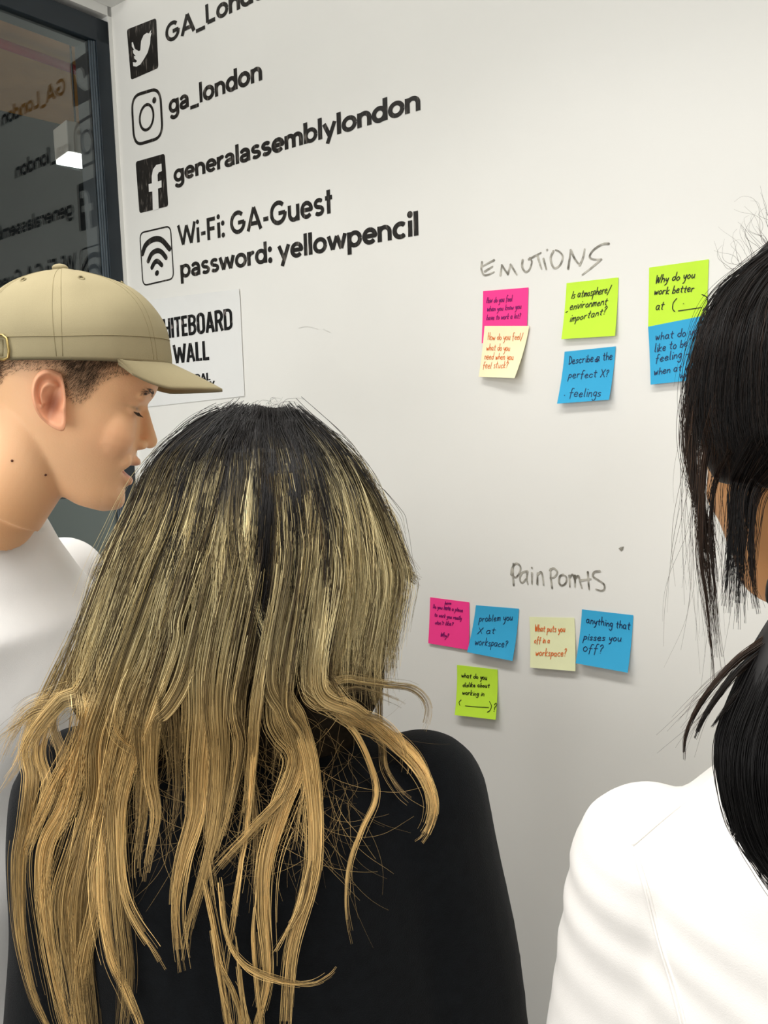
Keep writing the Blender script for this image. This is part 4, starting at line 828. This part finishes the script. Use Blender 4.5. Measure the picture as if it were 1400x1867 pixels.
# flyaways
for k in range(110):
    t = rng.uniform(-1, 1); y0 = rng.uniform(742, 800); x0 = field(t*.6, y0); a = rng.uniform(-PI*.85, -PI*.15) ; L_ = rng.uniform(15, 42)
    g = [(x0, y0), (x0+math.cos(a)*L_*.5, y0+math.sin(a)*L_*.4), (x0+math.cos(a+.25)*L_, y0+math.sin(a+.25)*L_*.6), (x0+math.cos(a+.5)*L_*1.4, y0+math.sin(a+.5)*L_*.6)]
    clump(g, (1, 1, 1), 1, .2, .002, 1400, 12, 1, rad=.00011)
for k in range(260):
    x0, y0 = rng.uniform(180, 640), rng.uniform(1280, 1500); a = rng.normal(PI/2, .5); L_ = rng.uniform(100, 320); b = rng.normal(0, .5)
    g = [(x0, y0)]; 
    for j in range(4): a += b*.6; g.append((g[-1][0]+math.cos(a)*L_/4, g[-1][1]+math.sin(a)*L_/4))
    clump(g, (1, 2, 2), 1, .35, .006, 800, 16, 2, rad=.00011)
for k in range(60):
    y0 = rng.uniform(900, 1150); x0 = LXf(y0)+6; g = [(x0, y0), (x0-rng.uniform(5, 20), y0+40), (x0-rng.uniform(10, 34), y0+90), (x0-rng.uniform(8, 40), y0+150)]
    clump(g, (1, 1, 1), 2, .8, .0, 700, 12, 1, rad=.00010)
for k in range(26):
    x0 = rng.uniform(715, 760); g = [(rng.uniform(690, 712), 1030), (x0, 1060+rng.uniform(-12, 10)), (x0-4, 1110), (x0-rng.uniform(10, 30), 1180)]; clump(g, (1, 1, 1), 1, .5, .0, 700, 14, .5, rad=.00012)
# hair wrapping the far side of the head, so that it is whole from the side too
for k in range(220):
    th = rng.uniform(-1.9, 1.9); g = []
    for z_ in np.linspace(.165, -.11, 12):
        if z_ > .05: w_ = np.interp(z_, HEAD[:, 0], HEAD[:, 3])+.003; yb = .105*math.sqrt(max(0, 1-((z_-.11)/.118)**2))
        else: w_ = .076; yb = .09
        g.append(tuple(HW @ Vector((math.sin(th)*w_, -.02+math.cos(th)*min(yb, .085)*(.75 if abs(th) < .8 and z_ < .17 else 1.0) if abs(th) > .7 or z_ > .17 else .085*.2, z_))))
    if True: continue
    q = spline(g, 20)
    for j in range(10): p = q+rng.normal(0, .003, 3)+np.outer(np.linspace(0, 1, 20), rng.normal(0, .006, 3)); S.append(p); ww = np.linspace(0, 1, 20)[:, None]; Cc.append(DK*(1-ww)+OL*ww); Rr.append(.0002)
hair_curves('hair_strands', S, Cc, hairw, M_hair, Rr)
print('blonde strands', len(S))

# ------------------------------------------------------------ woman with black hair at the right
BB = at(.318, .47, 1.40); TB = frame(BB, -22); TBI = TB.inverted()
HB = Matrix.Translation(P(1512, 778, .525)) @ heading(-50) @ Matrix.Rotation(-math.radians(12), 4, 'X') @ Matrix.Scale(.95, 4) @ Matrix.Translation((0, 0, -.115)); Lb = TBI @ HB
arms_b = [((-.152, .01, 1.298), (-.185, .02, 1.03), (-.16, .18, .92)), ((.150, .01, 1.315), (.195, .02, 1.03), (.16, .18, .92))]
bm = bmesh.new(); loft(bm, head_rings(n=80, rows=64))
limb(bm, [(0, .083, .118), (0, .0945, .100), (0, .1035, .083)], [.006, .007, .008])
for sx in (-1, 1): ball(bm, (sx*.0105, .092, .0775), .007); ball(bm, (sx*.031, .073, .1135), .0145, (1.15, .9, .85)); ball(bm, (sx*.031, .052, .080), .027); ball(bm, (sx*.076, -.005, .10), .018, (.3, .8, 1.5))
limb(bm, [(-.02, .081, .047), (0, .089, .047), (.02, .081, .047)], [.004, .007, .004])
for v in bm.verts: v.co = Lb @ v.co
tube(bm, [Lb @ Vector((0, -.028, .04)), Vector((0, .0, 1.43)), Vector((0, 0, 1.35))], [.050, .052, .07], 32)
loft(bm, [ell((0, 0, .88), .155, .105), ell((0, 0, .98), .165, .11), ell((0, 0, 1.10), .13, .09), ell((0, 0, 1.3), .15, .095), ell((0, 0, 1.32), .14, .08), ell((0, 0, 1.36), .10, .06), ell((0, 0, 1.40), .05, .05)])
arms_legs(bm, dict(hip=.92), .008, arms_b); me = remesh(from_bm(bm), .004, 4); set_col(me, np.tile(np.array(sRGB(206, 150, 98)), (len(me.vertices), 1)))
woman2 = link('person', me, M_skin, None, True, label='woman with loose black hair and white shirt, close by at the right edge', category='person'); woman2.matrix_world = TB
bm = bmesh.new()
loft(bm, [ell((0, 0, .80), .19, .14, 48), ell((0, 0, .96), .185, .138, 48), ell((0, 0, 1.11), .178, .130, 48), ell((0, 0, 1.24), .172, .120, 48), ell((0, 0, 1.305), .164, .106, 48), ell((0, 0, 1.345), .142, .092, 48), ell((0, 0, 1.378), .108, .080, 48), ell((0, 0, 1.402), .080, .070, 48), ell((0, 0, 1.418), .064, .062, 48)])
for s, el, w in arms_b: limb(bm, [s, el, Vector(el).lerp(Vector(w), .93)], [.055, .064, .048])
me = remesh(from_bm(bm), .0045, 7)
def wr2(p, n):
    sh_ = p.z-1.27
    lo_ = min(1, max(0, (1.31-p.z)/.10)); sl = min(1, max(0, (-p.x-.06)/.06))
    v_ = noise.noise(Vector((p.x*7, p.y*7, p.z*3)))*.006+math.sin(p.x*105+p.y*30-p.z*9+2.5*noise.noise(p*5))*.0016*lo_*sl
    return v_+math.sin(p.z*190+p.x*60+3*noise.noise(p*9))*.0009*math.exp(-(sh_/.06)**2)*(1-min(1, max(0, (p.x+.09)/.03)))
wrinkle(me, wr2); shirt = link('shirt', me, M_tee2, woman2)
bpy.context.view_layer.update(); bv_b = bvh_of(shirt)
def on_shirt(px, py, o=.0):
    h_, n_ = hit(bv_b, px, py); 
    if h_ is None: return None
    if n_.dot(f_) > 0: n_ = -n_
    return TBI @ (h_+n_*o)
bm = bmesh.new()
for g in ([(1318,1400),(1270,1445),(1210,1492),(1152,1542)], [(1152,1542),(1175,1620),(1195,1700),(1222,1790),(1245,1880)], [(1158,1552),(1183,1630),(1206,1720),(1232,1800),(1252,1880)]):
    p = [on_shirt(x_, y_) for x_, y_ in spline(g, 24)]; p = [q for q in p if q is not None]
    if len(p) > 3: tube(bm, p, .0011, 8)
link('seam', from_bm(bm), M_tee2, shirt)
bm = bmesh.new(); tube(bm, [Vector((math.sin(a)*.066, math.cos(a)*.064, 1.418-.010*math.cos(a))) for a in np.linspace(0, 2*PI, 49)], .009, 12); link('collar', from_bm(bm), M_tee2, shirt)
lower_clothes(woman2, dict(hip=.92))
M_hk = attr_color(mat('black_hair_strand', (.01, .01, .01), .42, .22)); M_hkb = mat('black_hair_mass', (.006, .005, .005), .5, .35, .3, 120)
# hair mass: dome over the skull, outline traced on its left edge
bm = bmesh.new(); rows = []
EY = [392, 425, 490, 560, 640, 710, 770, 830, 890]; EX = [1440, 1405, 1348, 1306, 1272, 1256, 1256, 1270, 1300]
for y_ in np.arange(350, 890, 15):
    a = np.interp(y_, EY, EX) if y_ >= 392 else 1440+(392-y_)*2.0
    pa = P(a+8, y_, .50); cc = P(1550, y_, .50); half = (cc-pa).length; ryb = min(.108, half*1.05+.01); row = []
    for i in range(56):
        t = 2*PI*i/56; s_, k = math.sin(t), math.cos(t); k2 = k*(np.interp(y_, [520, 700, 800], [.6, .45, .08]) if k > 0 else 1)*ryb if y_ > 520 else k*ryb*(1 if k < 0 else np.interp(y_, [350, 520], [.9, .6]))
        row.append(TBI @ (cc+CXR*half*s_+CDP*k2))
    rows.append(row)
loft(bm, rows); 
tail = spline([tuple(P(1490, 1090, .385)), tuple(P(1448, 1200, .366)), tuple(P(1404, 1330, .36)), tuple(P(1405, 1440, .36)), tuple(P(1440, 1560, .362)), tuple(P(1480, 1640, .362))], 18)
tail_r = np.interp(np.linspace(0, 1, 18), [0, .25, .5, .75, 1], [.012, .018, .0205, .018, .004])
tube(bm, [TBI @ Vector(p) for p in spline([tuple(P(1600, 930, .44)), tuple(P(1560, 1020, .41)), tuple(P(1490, 1110, .38))], 8)], .026, 20)
tube(bm, [TBI @ Vector(p) for p in tail], list(tail_r), 20)
me = remesh(from_bm(bm), .0045, 3); hairb = link('hair', me, M_hkb, woman2)
bpy.context.view_layer.update(); bv_w = bvh_of(hairb, shirt); S, Cc, Rr = [], [], []
def colour(y, v, y1, span=170): return np.tile(np.array([.005, .0045, .0045])*(1-v)+np.array([.07, .035, .018])*v, (len(y), 1))
def lay(g, off, n=28):
    q = spline(g, n); d = []
    for x_, y_ in q: a, b = dep(x_, y_, None); d.append(a if b else np.nan)
    d = np.array(d, float); good = ~np.isnan(d)
    d = np.interp(np.arange(n), np.arange(n)[good], d[good]) if good.sum() > 2 else np.full(n, LAYD)
    d = np.clip(d, .30, .52); return np.array([tuple(P(x_, y_, dd-off)) for (x_, y_), dd in zip(q, d)]), q
def clump2(*a, **k): clump(*a, **k)
LAYD = .46
for k in range(330):   # over the dome
    t = rng.uniform(0, 1)**.7; y2 = rng.uniform(790, 870); ys = np.linspace(rng.uniform(370, 470), y2, 7)
    g = [(1550-(1550-np.interp(y_, EY+[1000], EX+[1350]))*(t*min(1, .3+(y_-360)/250)), y_) for y_ in ys]; clump(g, (18, 22, 18), 14, .05, rng.uniform(.001, .004), 0, 24, .8, rad=.00018, jitter=.08)
for g, w, n, v in (
 ([(1300,640),(1262,720),(1251,795),(1262,880),(1285,960),(1296,1060),(1302,1150),(1312,1240)], (14,7,2), 60, .35), ([(1290,700),(1266,800),(1272,900),(1284,1000),(1296,1100),(1306,1190)], (14,6,2), 60, .25),
 ([(1320,700),(1285,820),(1278,920),(1278,1010),(1290,1110),(1300,1200),(1302,1280)], (12,5,2), 50, .4), 
 ([(1400,800),(1350,880),(1340,960),(1334,1040),(1328,1130)], (26,11,4), 110, .02), ([(1400,820),(1362,900),(1354,980),(1352,1060),(1350,1160)], (22,9,3), 90, .02), ([(1410,850),(1372,900),(1366,980),(1368,1060),(1376,1130)], (20,9,3), 80, .03),
 ([(1330,820),(1305,870),(1296,930),(1298,1000),(1303,1080)], (14,5,2), 40, .2)):
    clump(g, w, n, v, .004, 0, 30, .9, rad=.00018, jitter=.1)
LAYD = .42
for k in range(60):
    x0 = rng.uniform(1235, 1330); y0 = rng.uniform(700, 900); g = [(1300, y0-100), (x0, y0+60), (x0+rng.uniform(-24, 14), y0+200), (x0+rng.uniform(-50, 20), y0+rng.uniform(260, 460))]; g[0] = (max(1262, x0), y0-60)
    clump(g, (2, 3, 4), 1, .45, .004, 0, 18, 2.0, rad=.00009)
for k in range(36):
    x0 = rng.uniform(1330, 1460); a = np.interp(x0, [1330, 1400, 1460], [500, 415, 380]); g = [(x0+30, a+50), (x0, a+10), (x0-rng.uniform(4, 34), a-rng.uniform(-10, 50)), (x0-rng.uniform(-10, 60), a-rng.uniform(10, 80))]; clump(g, (1, 2, 2), 1, .4, .0, 0, 12, 1, rad=.00009)
def free(g3, w, n, v, rad=.0002):      # strands that hang free between the head and the shoulder
    q = spline([tuple(P(*p)) for p in g3], 28); t = np.linspace(0, 1, 28)
    for i in range(n):
        o_ = rng.normal(0, .4, 3); W_ = np.interp(t, [0, .5, 1], w)/F*.40/2; p = q+np.outer(W_, o_)+np.outer(np.sin(t*rng.uniform(3, 7)+rng.uniform(0, 6)), rng.normal(0, .0004, 3)); e = rng.integers(20, 29); vv = min(1, max(0, v+rng.normal(0, .1)))
        S.append(p[:e]); Cc.append(np.tile(np.array([.005, .0045, .0045])*(1-vv)+np.array([.07, .035, .018])*vv, (e, 1))); Rr.append(rad)
free([(1450,1130,.37),(1400,1166,.365),(1348,1200,.36),(1310,1238,.358),(1275,1285,.356),(1250,1340,.354),(1246,1385,.352)], (16,10,3), 70, .3)
free([(1450,1140,.37),(1400,1176,.365),(1345,1222,.358),(1306,1272,.354),(1280,1312,.352),(1266,1345,.351)], (18,11,4), 110, .05)
free([(1450,1180,.37),(1400,1206,.365),(1352,1256,.358),(1320,1295,.354),(1299,1325,.352)], (16,10,3), 90, .05)
for k in range(26): a = rng.uniform(-14, 30); free([(1420,1150+a,.37),(1350,1200+a,.36),(1280+rng.uniform(-10,10),1270+a*1.5,.355),(1220+rng.uniform(-30,40),1340+a*2,.35)], (2, 3, 3), 1, .6, .00009)
for k in range(150):
    a = rng.uniform(0, 2*PI); g = []
    for p, r in zip(tail, tail_r): g.append(tuple(Vector(p)+(CXR*math.cos(a)-CDP*abs(math.sin(a)))*(r+.001)))
    q = spline(g, 26)
    for j in range(16): S.append(q+rng.normal(0, .0012, 3)+np.outer(np.linspace(0, 1, 26)**2, rng.normal(0, .003, 3))); Cc.append(np.tile(np.array([.005, .0045, .0045])*rng.uniform(.6, 1.6), (26, 1))); Rr.append(.00018)
hair_curves('hair_strands', S, Cc, hairb, M_hk, Rr)
print('black strands', len(S))
